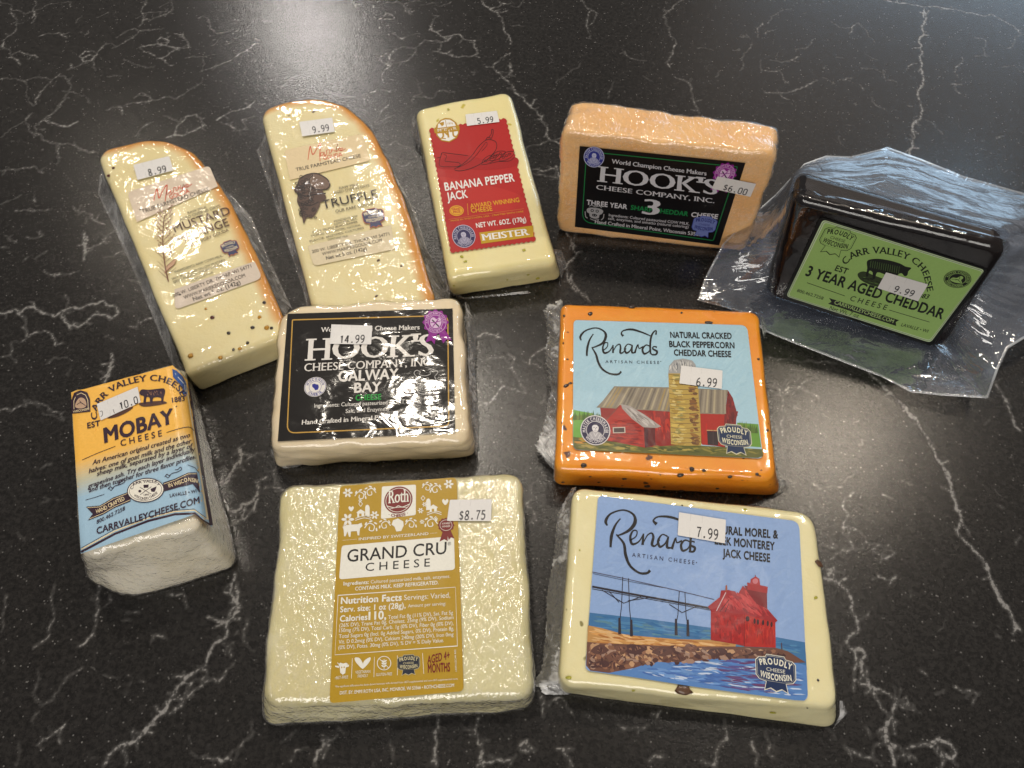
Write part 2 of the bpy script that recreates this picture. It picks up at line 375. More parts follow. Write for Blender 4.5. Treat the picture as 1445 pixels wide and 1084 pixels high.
class Print:
    """artwork of one label; coordinates are read off an enlarged view of the photo and cast onto the label's own plane"""
    def __init__(s, zf, org, quad, plane, layer_mm=.028, z0=.0, bvh=None):
        s.zf, s.org, s.quad, s.layer_mm, s.z0 = zf, org, quad, layer_mm, z0
        s.p0, s.n = np.array(plane[0], float), np.array(plane[1], float); s.bvh = bvh
        s.M = None; s.items = {}; s.name = 'lettering'
    def sub(s, cx, cy, sx, sy=None, ang=0.0, vx=None, vy=None):
        """local frame with its origin at cx,cy; vx, vy = images of the unit x and (downward) y vectors"""
        sy = sy or sx
        if vx is None:
            a = math.radians(ang); vx = (sx * math.cos(a), sx * math.sin(a))
        if vy is None:
            u = blend_u(s.quad, cx, cy); vy = (-u[0] * sy, -u[1] * sy)
        s.M = (np.array([cx, cy]), np.array(vx), np.array(vy)); return s
    def end(s): s.M = None
    def _x(s, P):
        P = np.atleast_2d(np.asarray(P, float))
        if s.M: P = s.M[0] + P[:, :1] * s.M[1] + P[:, 1:2] * s.M[2]
        return P
    def add(s, tris, col, lay):
        tris = np.asarray(tris, float)
        if len(tris) == 0: return
        if tris.shape[2] == 2: tris = np.concatenate([tris, np.zeros(tris.shape[:2] + (1,))], 2)
        s.items.setdefault(s.name, []).append((tris, col, lay))
    def poly(s, pts, col, lay=2, tx=True):
        P = s._x(pts) if tx else np.asarray(pts, float)
        from mathutils.geometry import tessellate_polygon
        T = tessellate_polygon([[Vector((p[0], p[1], 0)) for p in P]])
        s.add([[P[i] for i in t] for t in T], col, lay)
    def ell(s, cx, cy, rx, ry, col, lay=2, n=28, ang=0):
        a = math.radians(ang); ca, sa = math.cos(a), math.sin(a)
        s.poly([(cx + rx * math.cos(t) * ca - ry * math.sin(t) * sa, cy + rx * math.cos(t) * sa + ry * math.sin(t) * ca) for t in [2 * math.pi * k / n for k in range(n)]], col, lay)
    def ring(s, cx, cy, rx, ry, w, col, lay=2, n=32):
        s.line([(cx + rx * math.cos(t), cy + ry * math.sin(t)) for t in [2 * math.pi * k / n for k in range(n)]], w, col, lay, closed=True)
    def line(s, pts, w, col, lay=2, closed=False, sm=False):
        if sm:
            if hasattr(w, '__len__'): q = spline([(p[0], p[1], ww) for p, ww in zip(pts, w)], 7, closed); w = [p[2] for p in q]; pts = [p[:2] for p in q]
            else: pts = spline(pts, 7, closed)
        P = [np.array(p, float)[:2] for p in pts]; n = len(P)
        ws = list(w) if hasattr(w, '__len__') else [w] * n; L, R = [], []
        for i in range(n):
            a = P[i - 1] if (i > 0 or closed) else P[i]; b = P[(i + 1) % n] if (i < n - 1 or closed) else P[i]
            t = b - a; l = np.linalg.norm(t); t = t / l if l > 0 else np.array([1., 0]); nn = np.array([-t[1], t[0]])
            k = 1.0
            if (0 < i < n - 1) or closed:
                e = P[i] - a; el = np.linalg.norm(e)
                if el > 0: k = 1 / max(.5, abs((np.array([-e[1], e[0]]) / el) @ nn))
            L.append(P[i] + nn * ws[i] / 2 * k); R.append(P[i] - nn * ws[i] / 2 * k)
        L, R = s._x(L), s._x(R); T = []
        for i in range(n if closed else n - 1):
            j = (i + 1) % n; T += [[L[i], L[j], R[j]], [L[i], R[j], R[i]]]
        s.add(T, col, lay)
    def quadf(s, a, b, c, d, col, lay=2): s.poly([a, b, c, d], col, lay)
    def text(s, t, x0, y0, x1, y1, h, col, bold=.0, serif=0.0, xb=0.0, it=0.0, lay=5, up=None, squeeze=None):
        T = text_tris(t, bold, xb, serif).copy()
        if len(T) == 0: return
        T[:, :, 0] -= T[:, :, 0].min(); w = T[:, :, 0].max(); T[:, :, 0] += T[:, :, 1] * it
        if up is None: up = np.array([0., -1.]) if s.M else blend_u(s.quad, x0, y0)
        p0 = np.array([x0, y0], float); ex = (np.array([x1, y1], float) - p0) / w; ey = np.array(up) * h / CAPH
        P = p0 + T[:, :, :1] * ex + T[:, :, 1:2] * ey
        if s.M: P = s.M[0] + P[:, :, :1] * s.M[1] + P[:, :, 1:2] * s.M[2]
        s.add(np.concatenate([P, T[:, :, 2:]], 2), col, lay)
    def arc(s, t, path, h, col, bold=.0, serif=0.0, xb=0.0, lay=5, wf=1.0):
        """characters set one by one along a smooth path (baseline, reading direction)"""
        q = np.array(spline(path, 16)); seg = np.linalg.norm(np.diff(q, axis=0), axis=1); cum = np.concatenate([[0], np.cumsum(seg)])
        ad = [adv(c, bold) if c != ' ' else .28 for c in t]; tot = sum(ad); x = 0
        for c, a in zip(t, ad):
            if c != ' ':
                m = (x + a / 2) / tot * cum[-1]; k = min(len(seg) - 1, max(0, int(np.searchsorted(cum, m)) - 1))
                tt = (q[k + 1] - q[k]) / max(1e-6, seg[k]); pm = q[k] + tt * (m - cum[k]); up = np.array([tt[1], -tt[0]])
                T = text_tris(c, bold, xb, serif).copy(); T[:, :, 0] -= (T[:, :, 0].min() + T[:, :, 0].max()) / 2
                sx = cum[-1] / tot * wf
                P = pm + T[:, :, :1] * tt * sx + T[:, :, 1:2] * up * h / CAPH
                if s.M: P = s.M[0] + P[:, :, :1] * s.M[1] + P[:, :, 1:2] * s.M[2]
                s.add(np.concatenate([P, T[:, :, 2:]], 2), col, lay)
            x += a
    def dabs(s, poly, cols, n, ln, wd, ang, lay=4, jit=15, seed=1, cj=.11):
        """loose brush strokes that fill a region"""
        rnd = random.Random(seed); P = np.array(poly, float); x0, y0 = P.min(0); x1, y1 = P.max(0); k = 0; tries = 0
        def inside(x, y):
            c = False; j = len(P) - 1
            for i in range(len(P)):
                if (P[i][1] > y) != (P[j][1] > y) and x < (P[j][0] - P[i][0]) * (y - P[i][1]) / (P[j][1] - P[i][1]) + P[i][0]: c = not c
                j = i
            return c
        while k < n and tries < n * 20:
            tries += 1; x, y = rnd.uniform(x0, x1), rnd.uniform(y0, y1)
            a = math.radians(ang + rnd.gauss(0, jit)); l, w = ln * rnd.uniform(.4, 1.2), wd * rnd.uniform(.5, 1.3)
            dx, dy = math.cos(a) * l / 2, math.sin(a) * l / 2
            if not (inside(x, y) and inside(x - dx, y - dy) and inside(x + dx, y + dy)): continue
            nx, ny = -math.sin(a) * w / 2, math.cos(a) * w / 2; j = rnd.uniform(1 - cj, 1 + cj); c = rnd.choice(cols); c = (c[0] * j, c[1] * j, c[2] * j, 1)
            s.poly([(x - dx, y - dy), (x - dx * .5 + nx, y - dy * .5 + ny), (x + dx * .6 + nx * .8, y + dy * .6 + ny * .8), (x + dx, y + dy), (x + dx * .4 - nx, y + dy * .4 - ny), (x - dx * .7 - nx * .8, y - dy * .7 - ny * .8)], c, lay + k * .0031)
            k += 1
    def full(s, P): return np.stack([s.org[0] + P[:, 0] / s.zf, s.org[1] + P[:, 1] / s.zf], 1)
    def cast(s, P, lay):
        """zoom pixels -> points on the label's surface (mm)"""
        q = s.full(P); d = rays(q); out = np.zeros((len(P), 3)); lay = np.broadcast_to(np.asarray(lay, float), (len(P),))
        if s.bvh is None:
            h = s.z0 + lay * s.layer_mm; o = s.p0[None] + s.n[None] * h[:, None]
            t = ((o - CAM) @ s.n) / (d @ s.n); return CAM + d * t[:, None]
        for i in range(len(P)):
            dv = Vector(d[i]).normalized(); loc, nn, _, _ = s.bvh.ray_cast(Vector(CAM), dv)
            if loc is None:
                t = (s.p0 - CAM) @ s.n / (d[i] @ s.n); loc = Vector(CAM + d[i] * t); nn = Vector(s.n)
            if nn.dot(dv) > 0: nn = -nn
            loc = loc - dv * ((s.z0 + lay[i] * s.layer_mm) / max(.35, -nn.dot(dv))); out[i] = loc
        return out
    def build(s, parent, mat, label_name='label', outline=None, ocol=(.8, .8, .8, 1), sub=5, labels=None):
        """the label sheet (subdivided) and one child mesh per named piece of artwork"""
        root = None
        def make(name, items, par):
            V, F, K, L = [], [], [], []
            for T, c, lay in items:
                n = len(T); flat = T.reshape(-1, 3)
                if s.bvh is not None:
                    e = max(np.abs(T[:, 0, :2] - T[:, 1, :2]).max(), np.abs(T[:, 1, :2] - T[:, 2, :2]).max(), np.abs(T[:, 2, :2] - T[:, 0, :2]).max())
                    T2 = T
                    while True:
                        a = T2; E_ = np.stack([np.linalg.norm(a[:, 0, :2] - a[:, 1, :2], axis=1), np.linalg.norm(a[:, 1, :2] - a[:, 2, :2], axis=1), np.linalg.norm(a[:, 2, :2] - a[:, 0, :2], axis=1)], 1)
                        big = E_.max(1) > 15
                        if not big.any(): break
                        keep = a[~big]; b = a[big]; k = E_[big].argmax(1); r = np.arange(len(b))
                        A_, B_, C_ = b[r, k], b[r, (k + 1) % 3], b[r, (k + 2) % 3]; M_ = (A_ + B_) / 2
                        T2 = np.concatenate([keep, np.stack([A_, M_, C_], 1), np.stack([M_, B_, C_], 1)])
                    T = T2; n = len(T); flat = T.reshape(-1, 3)
                i0 = len(V); pts = s.cast(flat[:, :2], lay + flat[:, 2]); V.extend(pts.tolist())
                F.extend([(i0 + 3 * k, i0 + 3 * k + 1, i0 + 3 * k + 2) for k in range(n)]); K.extend([c] * n)
            # face the camera
            Vn = np.array(V); 
            o = mesh(name, V, F, par, [mat], smooth=False)
            ca = o.data.color_attributes.new('Col', 'FLOAT_COLOR', 'CORNER')
            ca.data.foreach_set('color', np.repeat(np.array(K, np.float32), 3, axis=0).ravel())
            bm = bmesh.new(); bm.from_mesh(o.data)
            for f in bm.faces:
                if f.normal.dot(Vector(CAM) * S - f.calc_center_median()) < 0: f.normal_flip()
            bm.to_mesh(o.data); bm.free()
            if s.bvh is not None: o.data.shade_smooth()
            return o
        if outline is not None:
            s2 = s.items; s.items = {}; s.M = None
            s.name = '_'; s.poly(outline, ocol, 0); it = s.items['_']; s.items = s2
            # thin paper edge
            root = make(label_name, it, parent)
        for name, items in s.items.items():
            make(name, items, root or parent)
        return root
def rrect(q, r, n=6):
    """rounded quad outline in picture coordinates"""
    c = [np.array(p, float) for p in q]; out = []
    rs = r if hasattr(r, '__len__') else [r] * len(c)
    for i in range(len(c)):
        p = c[i]; a = c[i - 1] - p; b = c[(i + 1) % len(c)] - p; a = a / np.linalg.norm(a); b = b / np.linalg.norm(b); rr = rs[i]
        if rr <= 0: out.append(tuple(p)); continue
        A, B = p + a * rr, p + b * rr
        for k in range(n + 1):
            t = k / n; w = (1 - t) ** 2 * A + 2 * t * (1 - t) * (p * .55 + (A + B) / 2 * .45 if False else p) + t * t * B; out.append(tuple(w))
    return out
K_ = C(28, 26, 30); WH = C(236, 234, 230)

def wi_badge(P, cx, cy, w, ang, bg, fg, name='badge', ring=None, lay=6, txt=None):
    """the little shield with a ribbon: PROUDLY / CHEESE / WISCONSIN"""
    old = P.name; P.name = name; a = math.radians(ang)
    P.sub(cx, cy, w / 100, vx=(w / 100 * math.cos(a), w / 100 * math.sin(a))); s_ = [(-50, -20), (-42, -28), (-26, -30), (-22, -37), (22, -37), (26, -30), (42, -28), (50, -20), (50, 16), (42, 26), (20, 31), (-20, 31), (-42, 26), (-50, 16)]
    txt = txt or fg
    rib = [(-24, 28), (24, 28), (29, 52), (14, 45), (0, 52), (-14, 45), (-29, 52)]
    P.poly([(x * 1.08, y * 1.06) for x, y in rib], fg, lay); P.poly([(x * 1.04, y * 1.05) for x, y in s_], fg, lay + .5)
    P.poly(rib, bg, lay + 1); P.poly(s_, bg, lay + 1.5)
    P.line([(x * .94, y * .93) for x, y in s_], 1.0, tuple(.5 * a_ + .5 * b_ for a_, b_ in zip(fg, bg)), lay + 2, closed=True)
    P.arc('PROUDLY', [(-40, -8), (0, -15), (40, -8)], 15, txt, .035, lay=lay + 2.2, wf=.9)
    P.text('CHEESE', -24, 4, 24, 4, 9, txt, 0, lay=lay + 2.2)
    P.arc('WISCONSIN', [(-42, 20), (0, 25), (42, 20)], 15, txt, .035, lay=lay + 2.2, wf=.88)
    P.end(); P.name = old
def seal(P, cx, cy, w, ang, bg, fg, top, bottom, name='seal', lay=6, bust=True):
    """round seal: rim lettering and a portrait bust"""
    old = P.name; P.name = name; a = math.radians(ang); P.sub(cx, cy, w / 100, vx=(w / 100 * math.cos(a), w / 100 * math.sin(a)))
    P.ell(0, 0, 50, 50, fg, lay); P.ell(0, 0, 47, 47, bg, lay + .5); P.ring(0, 0, 30, 30, 1.8, fg, lay + 1)
    def arcp(r, a0, a1): return [(r * math.cos(math.radians(t)), r * math.sin(math.radians(t))) for t in np.linspace(a0, a1, 7)]
    P.arc(top, arcp(33, 165, 375), 11, fg, .02, lay=lay + 1, wf=.85)
    P.arc(bottom, arcp(43, 145, 35), 11, fg, .02, lay=lay + 1, wf=.85)
    if bust:
        P.poly(spline([(-24, 18), (-16, 6), (0, 3), (15, 7), (24, 18), (14, 26), (0, 29), (-14, 26)], 4, True), tuple(.55 * f + .45 * b for f, b in zip(fg, bg)), lay + 1.2)
        P.ell(0, -8, 11, 14, fg, lay + 1.6); P.poly([(-10, -14), (-9, -22), (0, -25), (10, -21), (10, -12), (5, -18), (-5, -18)], bg, lay + 2)
        for x in (-4.5, 4.5): P.ell(x, -9, 2, 1.2, bg, lay + 2.2, 8)
        P.line([(0, -8), (1.5, -3), (-1, -3)], 1.1, bg, lay + 2.2); P.line([(-4, 1.5), (0, 2.3), (4, 1.5)], 1.2, bg, lay + 2.2)
        P.line([(-6, 8), (0, 20), (7, 8)], 2, fg, lay + 2.2); P.line([(-17, 12), (-9, 26)], 1.6, fg, lay + 2.2); P.line([(17, 12), (9, 26)], 1.6, fg, lay + 2.2)
    P.end(); P.name = old
DG = {'0': ('c', [(30, 2), (50, 12), (54, 50), (50, 88), (30, 98), (10, 88), (6, 50), (10, 12)]), '1': ('l', [(12, 20), (32, 4), (32, 98)]),
 '2': ('s', [(8, 24), (14, 8), (30, 2), (48, 10), (50, 30), (36, 56), (8, 97), (54, 97)]), '3': ('l', [(8, 4), (50, 4), (30, 40), (50, 52), (53, 74), (42, 94), (22, 98), (6, 86)]),
 '4': ('l', [(54, 70), (4, 70), (38, 4), (40, 4), (40, 98)]), '5': ('l', [(50, 4), (13, 4), (10, 44), (30, 38), (50, 50), (53, 74), (42, 94), (22, 98), (6, 88)]),
 '6': ('s', [(46, 4), (20, 22), (7, 56), (10, 86), (30, 98), (50, 86), (52, 62), (34, 48), (12, 60)]), '7': ('l', [(5, 4), (54, 4), (36, 44), (26, 98)]),
 '8': ('c', [(30, 2), (47, 10), (48, 32), (31, 48), (10, 66), (9, 88), (30, 98), (51, 88), (50, 66), (29, 48), (12, 32), (13, 10)]),
 '9': ('s', [(48, 42), (28, 54), (9, 42), (9, 16), (30, 2), (50, 14), (53, 46), (42, 80), (16, 98)]), '.': ('d', [(30, 92)]),
 '$': ('s', [(50, 22), (38, 12), (20, 12), (9, 28), (20, 44), (42, 54), (51, 72), (40, 88), (20, 88), (8, 78)])}
def digits(P, t, t0, t1, h, col, lay):
    n = len(t); t0, t1 = np.array(t0, float), np.array(t1, float); W = n * 76 - 16; ex = (t1 - t0) / W
    u = blend_u(P.quad, *t0) * -1 * h / 100
    for i, ch in enumerate(t):
        P.M = (t0 + ex * i * 76 - u * 100, ex, u); k, p = DG[ch]
        if k == 'd': P.ell(30, 89, 12, 11, col, lay, 10)
        else: P.line(p, 14.5, col, lay + .01 * i, closed=k == 'c', sm=k in 'cs')
        if ch == '$': P.line([(30, -4), (30, 106)], 7, col, lay + .5)
    P.end()
def price(parent, zf, org, quad, plane, txt, t0, t1, h, mat, lay_z, extra=None, bvh=None, label=None):
    P = Print(zf, org, quad, plane, z0=lay_z, bvh=bvh)
    q = [np.array(p, float) for p in quad]
    c2 = C(90, 88, 92)
    digits(P, txt, t0, t1, h, C(46, 44, 52), 1.5)
    # faint press-cut marks
    for t in (.25, .5):
        a = q[0] * (1 - t) + q[1] * t; b = q[3] * (1 - t) + q[2] * t
        P.name = 'cut_line'; P.line([a, a * .7 + b * .3], .8, C(190, 188, 186), 1); P.line([a * .35 + b * .65, b], .8, C(190, 188, 186), 1)
    P.name = 'lettering'
    if extra: extra(P)
    return P.build(parent, mat, 'price_sticker', rrect(quad, [3, 3, 3, 3], 2), C(228, 226, 224))
# ------------------------------------------------------------------ worktop: black quartz with white veins
# each vein: polyline read off the photo, (zoom, ox, oy): [(strength, pts), ...]
Z4 = 4.014
VEINS = [
 (Z4, 0, 0, "8 60,45 75,90 95,130 85,180 20,245 10,265 60,310 100,340 115,370|7 0,5 70,60 140,80 190,60 250,40 330,15 400,10 400,40|7 185,60 195,0|9 190,60 180,130|8 225,205 290,190 340,185 380,215|9 60,310 110,290 160,310 210,325|9 450,320 480,290 530,290 550,310 520,345 470,350 450,320|9 470,330 500,310 530,320|8 550,300 580,265 600,245|7 530,345 540,400|8 470,355 420,385 380,395|8 635,275 700,245 760,205 790,175 860,170 930,160|7 660,215 690,195 760,160 790,175|8 790,150 810,100 800,70 820,30 825,0|8 810,100 850,115 900,95 970,65 970,10|7 820,75 870,70 950,65|6 900,40 950,15|9 790,270 830,260 890,250 960,265 1000,280 960,300 920,330|8 790,270 820,295 880,320 940,355 980,370|8 1000,270 1070,270 1060,230 1035,195 990,190|9 890,230 910,210 960,230 940,255 900,250 890,230|8 1445,250 1390,290 1350,310 1260,360 1200,385 1140,400|7 1150,450 1060,520 1000,560 930,550 880,570 800,580 700,600 640,605 600,625|8 760,555 800,525 850,545 860,570 800,575|8 640,605 690,610 695,650|7 1150,90 1180,110 1190,160 1230,190 1290,180 1305,160|6 1120,105 1150,95|7 0,450 80,445 130,460 155,490 150,540 190,600|7 130,460 210,435 300,455|8 205,590 215,550 260,490 310,440 360,430 390,450 390,520 370,560 330,610 290,650 250,680 195,715 200,750 240,790 290,810 370,815 430,830 470,850 540,860|7 390,520 440,530 500,560 510,590|9 250,680 310,700 400,710 440,690|8 180,640 150,670 150,700 200,770|7 0,780 60,730 130,690|8 330,820 330,880 320,930|8 0,970 70,960 140,950 200,945 240,980|9 990,770 1010,710 1050,660 1110,650 1140,690 1150,720 1100,740 1030,770 940,780|7 930,655 1010,690|7 770,770 810,720 870,690|9 1230,680 1280,650 1350,625 1400,610 1445,570|8 1250,690 1300,710 1340,740 1390,730 1370,680 1445,660|7 700,335 750,360 820,380 880,375|6 605,435 690,430|6 1050,330 1140,320 1220,310|6 430,130 465,90|7 550,100 615,70|6 1280,860 1290,900|6 1150,330 1140,400"),
 (Z4, 360, 0, "8 700,110 740,70 790,110 720,115|8 740,15 800,10 850,35 880,80 850,65 840,30 930,5|7 930,30 1000,15 1060,35 1110,10|8 560,10 570,45|9 1000,130 1000,170 1050,205 1110,205 1160,195 1190,225 1245,230 1240,270 1260,305 1190,320 1120,320 1060,300 1035,290 1050,240 1120,210|8 1050,235 960,225 910,270 890,320 840,350 770,365 760,330 790,280 840,265 900,275|8 760,330 745,300 710,320 715,350 770,370 720,430 730,470|7 780,190 830,220 930,190|7 1000,130 1040,90 1000,85|9 1280,0 1320,40 1370,70 1400,110 1420,190 1445,250|8 1330,50 1400,20 1445,20|9 1370,70 1430,60|8 1445,300 1390,330 1350,370 1370,410 1410,440 1445,400|8 1410,440 1445,480|7 890,590 895,545 940,530 930,470 900,440|7 900,550 1010,555 1060,510 1130,520|7 620,590 620,560 650,530 700,500 760,520|7 600,620 650,650|7 690,710 740,670 790,650|7 680,700 740,610 760,590|6 570,300 580,350 560,370|6 150,490 190,450 240,430|6 0,220 50,240|6 400,520 470,540 560,550|7 750,840 790,800 860,830 900,860 920,900|6 840,760 880,730 870,780|7 800,930 850,940 920,910"),
 (Z4, 720, 0, "7 400,0 440,50 490,75 480,100 430,150 455,200 455,220|8 460,55 440,100 430,150|8 980,0 920,50 870,90 880,130 900,180 930,220 940,250 910,320 890,350 905,380|7 875,95 890,120 880,130|8 930,435 990,455 1025,510 1040,570 1070,640|7 620,305 650,290 680,330 770,345|6 590,460 555,555|7 0,30 50,40 80,0|6 0,145 80,150|6 390,340 390,380 330,415 260,470|6 750,430 800,460|7 1430,130 1400,190 1400,210|7 1370,240 1350,280 1310,330 1320,380 1300,400|7 1420,340 1425,400|6 1060,275 1150,285|6 1185,400 1160,440|9 10,480 30,530 100,590 160,650 210,720 220,790 270,810 290,830|7 220,790 170,820 90,840|7 120,600 150,560|8 130,960 190,970 260,940 275,1000 275,1040|8 120,980 200,1000 275,1010|7 90,850 110,960|9 0,360 10,400 0,430|9 0,500 30,510"),
 (Z4, 1080, 0, "9 670,0 760,20 890,40 1000,45 1100,60 1200,80 1250,92 1280,80 1340,115 1410,150 1445,190|10 900,55 910,110 895,200 890,300 885,400 895,480 880,580 880,670 830,740 835,800 810,890|9 925,60 910,110|7 850,660 825,720|7 15,130 40,90 100,55 150,50|7 0,190 70,165|7 370,120 420,155 490,155 530,130 570,170 620,240|7 490,160 475,195|7 170,280 230,275 270,225|8 30,340 90,355 160,335 190,320|7 0,400 80,400 100,440 130,470|8 0,525 90,525 160,515 230,490 295,455|7 80,535 140,565|7 540,385 610,390 660,410 680,455 740,465|7 665,410 685,395|7 800,400 840,360 860,360|7 535,480 560,510|7 600,550 640,605 690,630|8 1115,325 1080,380 1090,440|8 1060,475 1110,480 1070,490 1105,530|7 910,680 960,710 1005,760|7 1190,215 1250,230 1250,320|7 1190,320 1275,320|7 1445,200 1415,210 1400,260 1370,275|7 1340,380 1420,380 1445,410|6 330,390 350,370|7 400,325 440,330|7 1310,780 1350,770|6 420,770 455,840|6 330,440 390,475|7 440,455 490,440|6 560,300 640,340"),
 (Z4, 0, 270, "10 0,690 80,670 110,700 150,660 200,660 240,690 310,710 350,680 400,660 470,660 540,640 590,620 650,650 670,690 630,720 580,700 530,700 490,740 440,770 390,760 350,720|8 370,590 390,620 380,660 340,710|9 110,700 150,730 130,770 150,820 200,800 260,790 300,830 310,870 350,860|8 190,630 200,680|9 340,700 400,780|7 60,850 110,860 150,830|7 0,75 60,50 120,20|7 200,60 195,0|8 90,110 170,110 270,105|8 420,90 450,120 520,130 590,185|7 485,180 490,150|10 480,235 470,290 480,350 475,390|10 490,260 485,330|8 480,350 530,310 590,280 650,220|8 150,260 190,270 240,250 210,230|8 30,250 60,280 90,290|7 0,320 50,320|8 250,455 310,470 380,470 450,450|7 590,375 640,370 690,340|6 130,400 160,370|7 200,385 270,335|8 730,500 790,520|8 730,765 770,770 800,740 860,720|10 590,1084 620,1010 640,960 630,920|10 600,1060 630,1000|7 260,980 300,945 380,940|7 60,860 60,920 90,970|7 0,940 60,930|6 380,1040 400,1010"),
 (Z4, 0, 540, "8 0,155 70,160 140,130 200,110 240,120 290,160 360,200|7 240,170 360,210|7 230,490 290,460|7 230,690 280,660 250,650|9 1350,380 1370,440 1350,480 1310,520 1270,560|8 1370,390 1445,420|9 1310,810 1370,770 1390,730 1400,690|6 100,850 140,900"),
 (8.03, 300, 600, "9 300,250 330,300 310,400 250,460 210,550 190,620 140,670|10 300,400 230,500 200,570|8 330,310 430,340 500,320 600,310|8 770,470 690,520 600,520|8 690,540 700,690|10 610,590 520,650 520,720 500,800 450,870 380,880 320,910 320,950 210,980|8 580,720 700,705 820,740|10 510,830 480,900 420,1000 350,1084|9 320,940 350,1010|8 380,400 440,340"),
 (Z4, 0, 810, "10 1330,0 1310,60 1320,150 1350,210 1290,270 1220,260 1180,245|10 1340,60 1340,170 1300,240|10 1280,270 1290,340 1250,380 1200,420 1180,470 1160,520 1080,570 1040,610 1000,640 990,680 950,740 930,790 860,840 800,910 740,960 650,990 610,1030 590,1084|8 1250,380 1310,420 1310,470|7 1170,530 1165,600|8 1320,510 1270,580 1240,605 1170,605 1100,600 1060,640 1050,680|8 1170,610 1080,680 1010,715 970,710|8 1060,690 1030,750 960,795|9 930,790 850,860 740,970|8 700,980 710,1020 715,1084|7 1350,320 1330,350|7 1040,560 1080,570|9 560,60 555,150 540,240 530,320 490,380 450,410|7 620,120 630,150 560,210|7 310,50 285,130 300,200 285,290 280,350 250,380 190,420|7 215,540 225,600 200,650 205,720 240,750 300,710 340,650 370,600 420,560 470,530|6 180,830 220,780|8 215,970 280,920 350,870 370,850|7 240,990 215,970|7 340,960 330,920 350,870|8 1430,900 1380,950 1320,1000 1260,1065 1200,1050 1130,1040 1080,1010|6 1070,920 1070,970|7 1400,260 1380,380 1445,440|7 850,400 870,350 940,370|9 950,120 1040,110 1060,190|7 720,215 790,220|6 690,265 740,265|7 35,120 35,180 15,230 10,330|6 0,480 20,490|6 100,950 90,1084"),
 (Z4, 1080, 540, "10 650,0 700,50 770,120 830,200 890,270 930,350 970,430 1020,490 1040,560 1060,640 1080,720 1110,790|10 980,440 1030,540 1060,640|9 770,120 850,230|8 1110,790 1140,830 1155,870|10 1110,790 1080,830 1100,870 1170,930 1230,1000 1260,1050 1270,1084|9 1290,0 1340,60 1370,130 1400,190 1440,270|8 30,20 80,40 100,110 100,170 85,230 95,300|8 90,60 130,25 190,20|7 190,15 260,60 300,85|8 500,620 450,660 440,710 470,740 440,800 440,850 480,900 500,940 560,940 570,890 530,840 480,815 440,820|8 500,940 440,950 400,970 370,1000|8 570,905 620,910 700,920 735,965 690,1000 640,970 610,960 640,925|7 330,850 370,880 390,920|8 335,920 390,940|7 255,670 270,730|7 270,570 310,600|7 350,590 430,590|6 440,560 500,520|7 770,560 830,580|6 890,560 930,565|7 660,635 740,670|7 1310,690 1350,710|8 1445,870 1420,920|9 350,1060 390,1050 360,1084|6 1270,200 1240,240"),
 (Z4, 1080, 810, "10 360,30 410,50 470,110 495,160 490,220 520,280 520,330 470,360 450,390 500,430 540,420 570,460 540,490 545,560 590,630 620,650|9 510,440 515,520 500,570 540,620 600,650 640,720 690,790 710,830|9 600,640 680,670 740,720 720,780 710,830 740,835|8 740,710 800,700 815,740 770,740|7 740,730 830,770 880,790|7 520,280 560,240 590,215|10 700,840 680,900 690,960 720,1030 730,1084|10 690,900 710,1000|8 690,960 640,960 610,1000 600,1040 540,1030 500,1010 450,980|8 600,1040 660,1084|7 570,870 600,940|9 380,0 400,40 360,35|10 1270,0 1300,90 1340,160 1390,230 1445,320|10 1290,60 1400,250|9 820,975 890,965 950,980 990,1030 1060,1050 1080,1000 1040,950 980,935 920,960|8 960,960 1010,1010 1050,1040|8 790,1020 850,1050|9 640,10 680,30 740,15|6 820,90 825,130|7 960,680 1010,660|8 1070,640 1120,670 1160,660 1215,680|7 880,545 915,575|7 340,870 400,930|7 395,390 430,400 430,460|7 0,880 30,960 15,1020 50,1040|6 1180,110 1170,80"),
 (Z4, 720, 810, "8 150,650 190,720 190,810|8 220,740 290,700 350,790|7 570,740 590,730|9 800,800 850,780 830,810|8 610,855 640,880 700,870 740,880 780,855|9 50,980 90,940 130,990 60,1000|8 0,1080 20,1040|8 260,990 330,1040 350,1084|9 820,1030 880,1030|9 1150,1084 1170,1000 1230,930 1210,830|8 1370,950 1400,1020 1390,1084|7 430,800 470,830|6 130,270 200,230 210,170"),
 (Z4, 360, 810, "9 340,1084 350,1010 400,950 460,920|9 380,940 420,970|7 150,950 230,890|7 200,1060 230,1000 300,980|7 470,870 500,900|7 740,830 750,880|7 760,950 780,1050|9 1040,830 1015,900 1030,960 1020,1030 1030,1084|9 1265,815 1250,870 1260,950 1290,1000 1280,1060 1260,1084|9 1280,1060 1380,1050 1445,1050"),
 (Z4, 640, 330, "9 640,0 670,60 700,110 650,160 620,200|8 700,0 680,50 660,90|9 640,200 660,280 700,330|9 670,230 700,310 770,385|9 130,590 180,560 220,570 270,590|8 140,610 140,650|8 190,710 250,700 290,705 330,750 350,790 380,850 410,900 350,880 280,860 250,900 190,960 150,970 140,900 150,860|9 310,680 350,700 330,740|9 430,740 450,690 520,650|7 440,740 500,760|7 380,1030 470,1050|6 150,750 150,860|7 490,960 520,900"),
 (8.03, 640, 600, "8 850,670 890,750 880,840 820,880 840,930 910,980 930,1084|7 1160,850 1220,810"),
 (1.0, 0, 0, "7 1085,504 1110,508 1130,511 1180,513|7 1095,545 1105,560 1130,545 1145,535|9 1225,522 1240,538 1250,548|8 1400,532 1410,548 1425,572"),
]
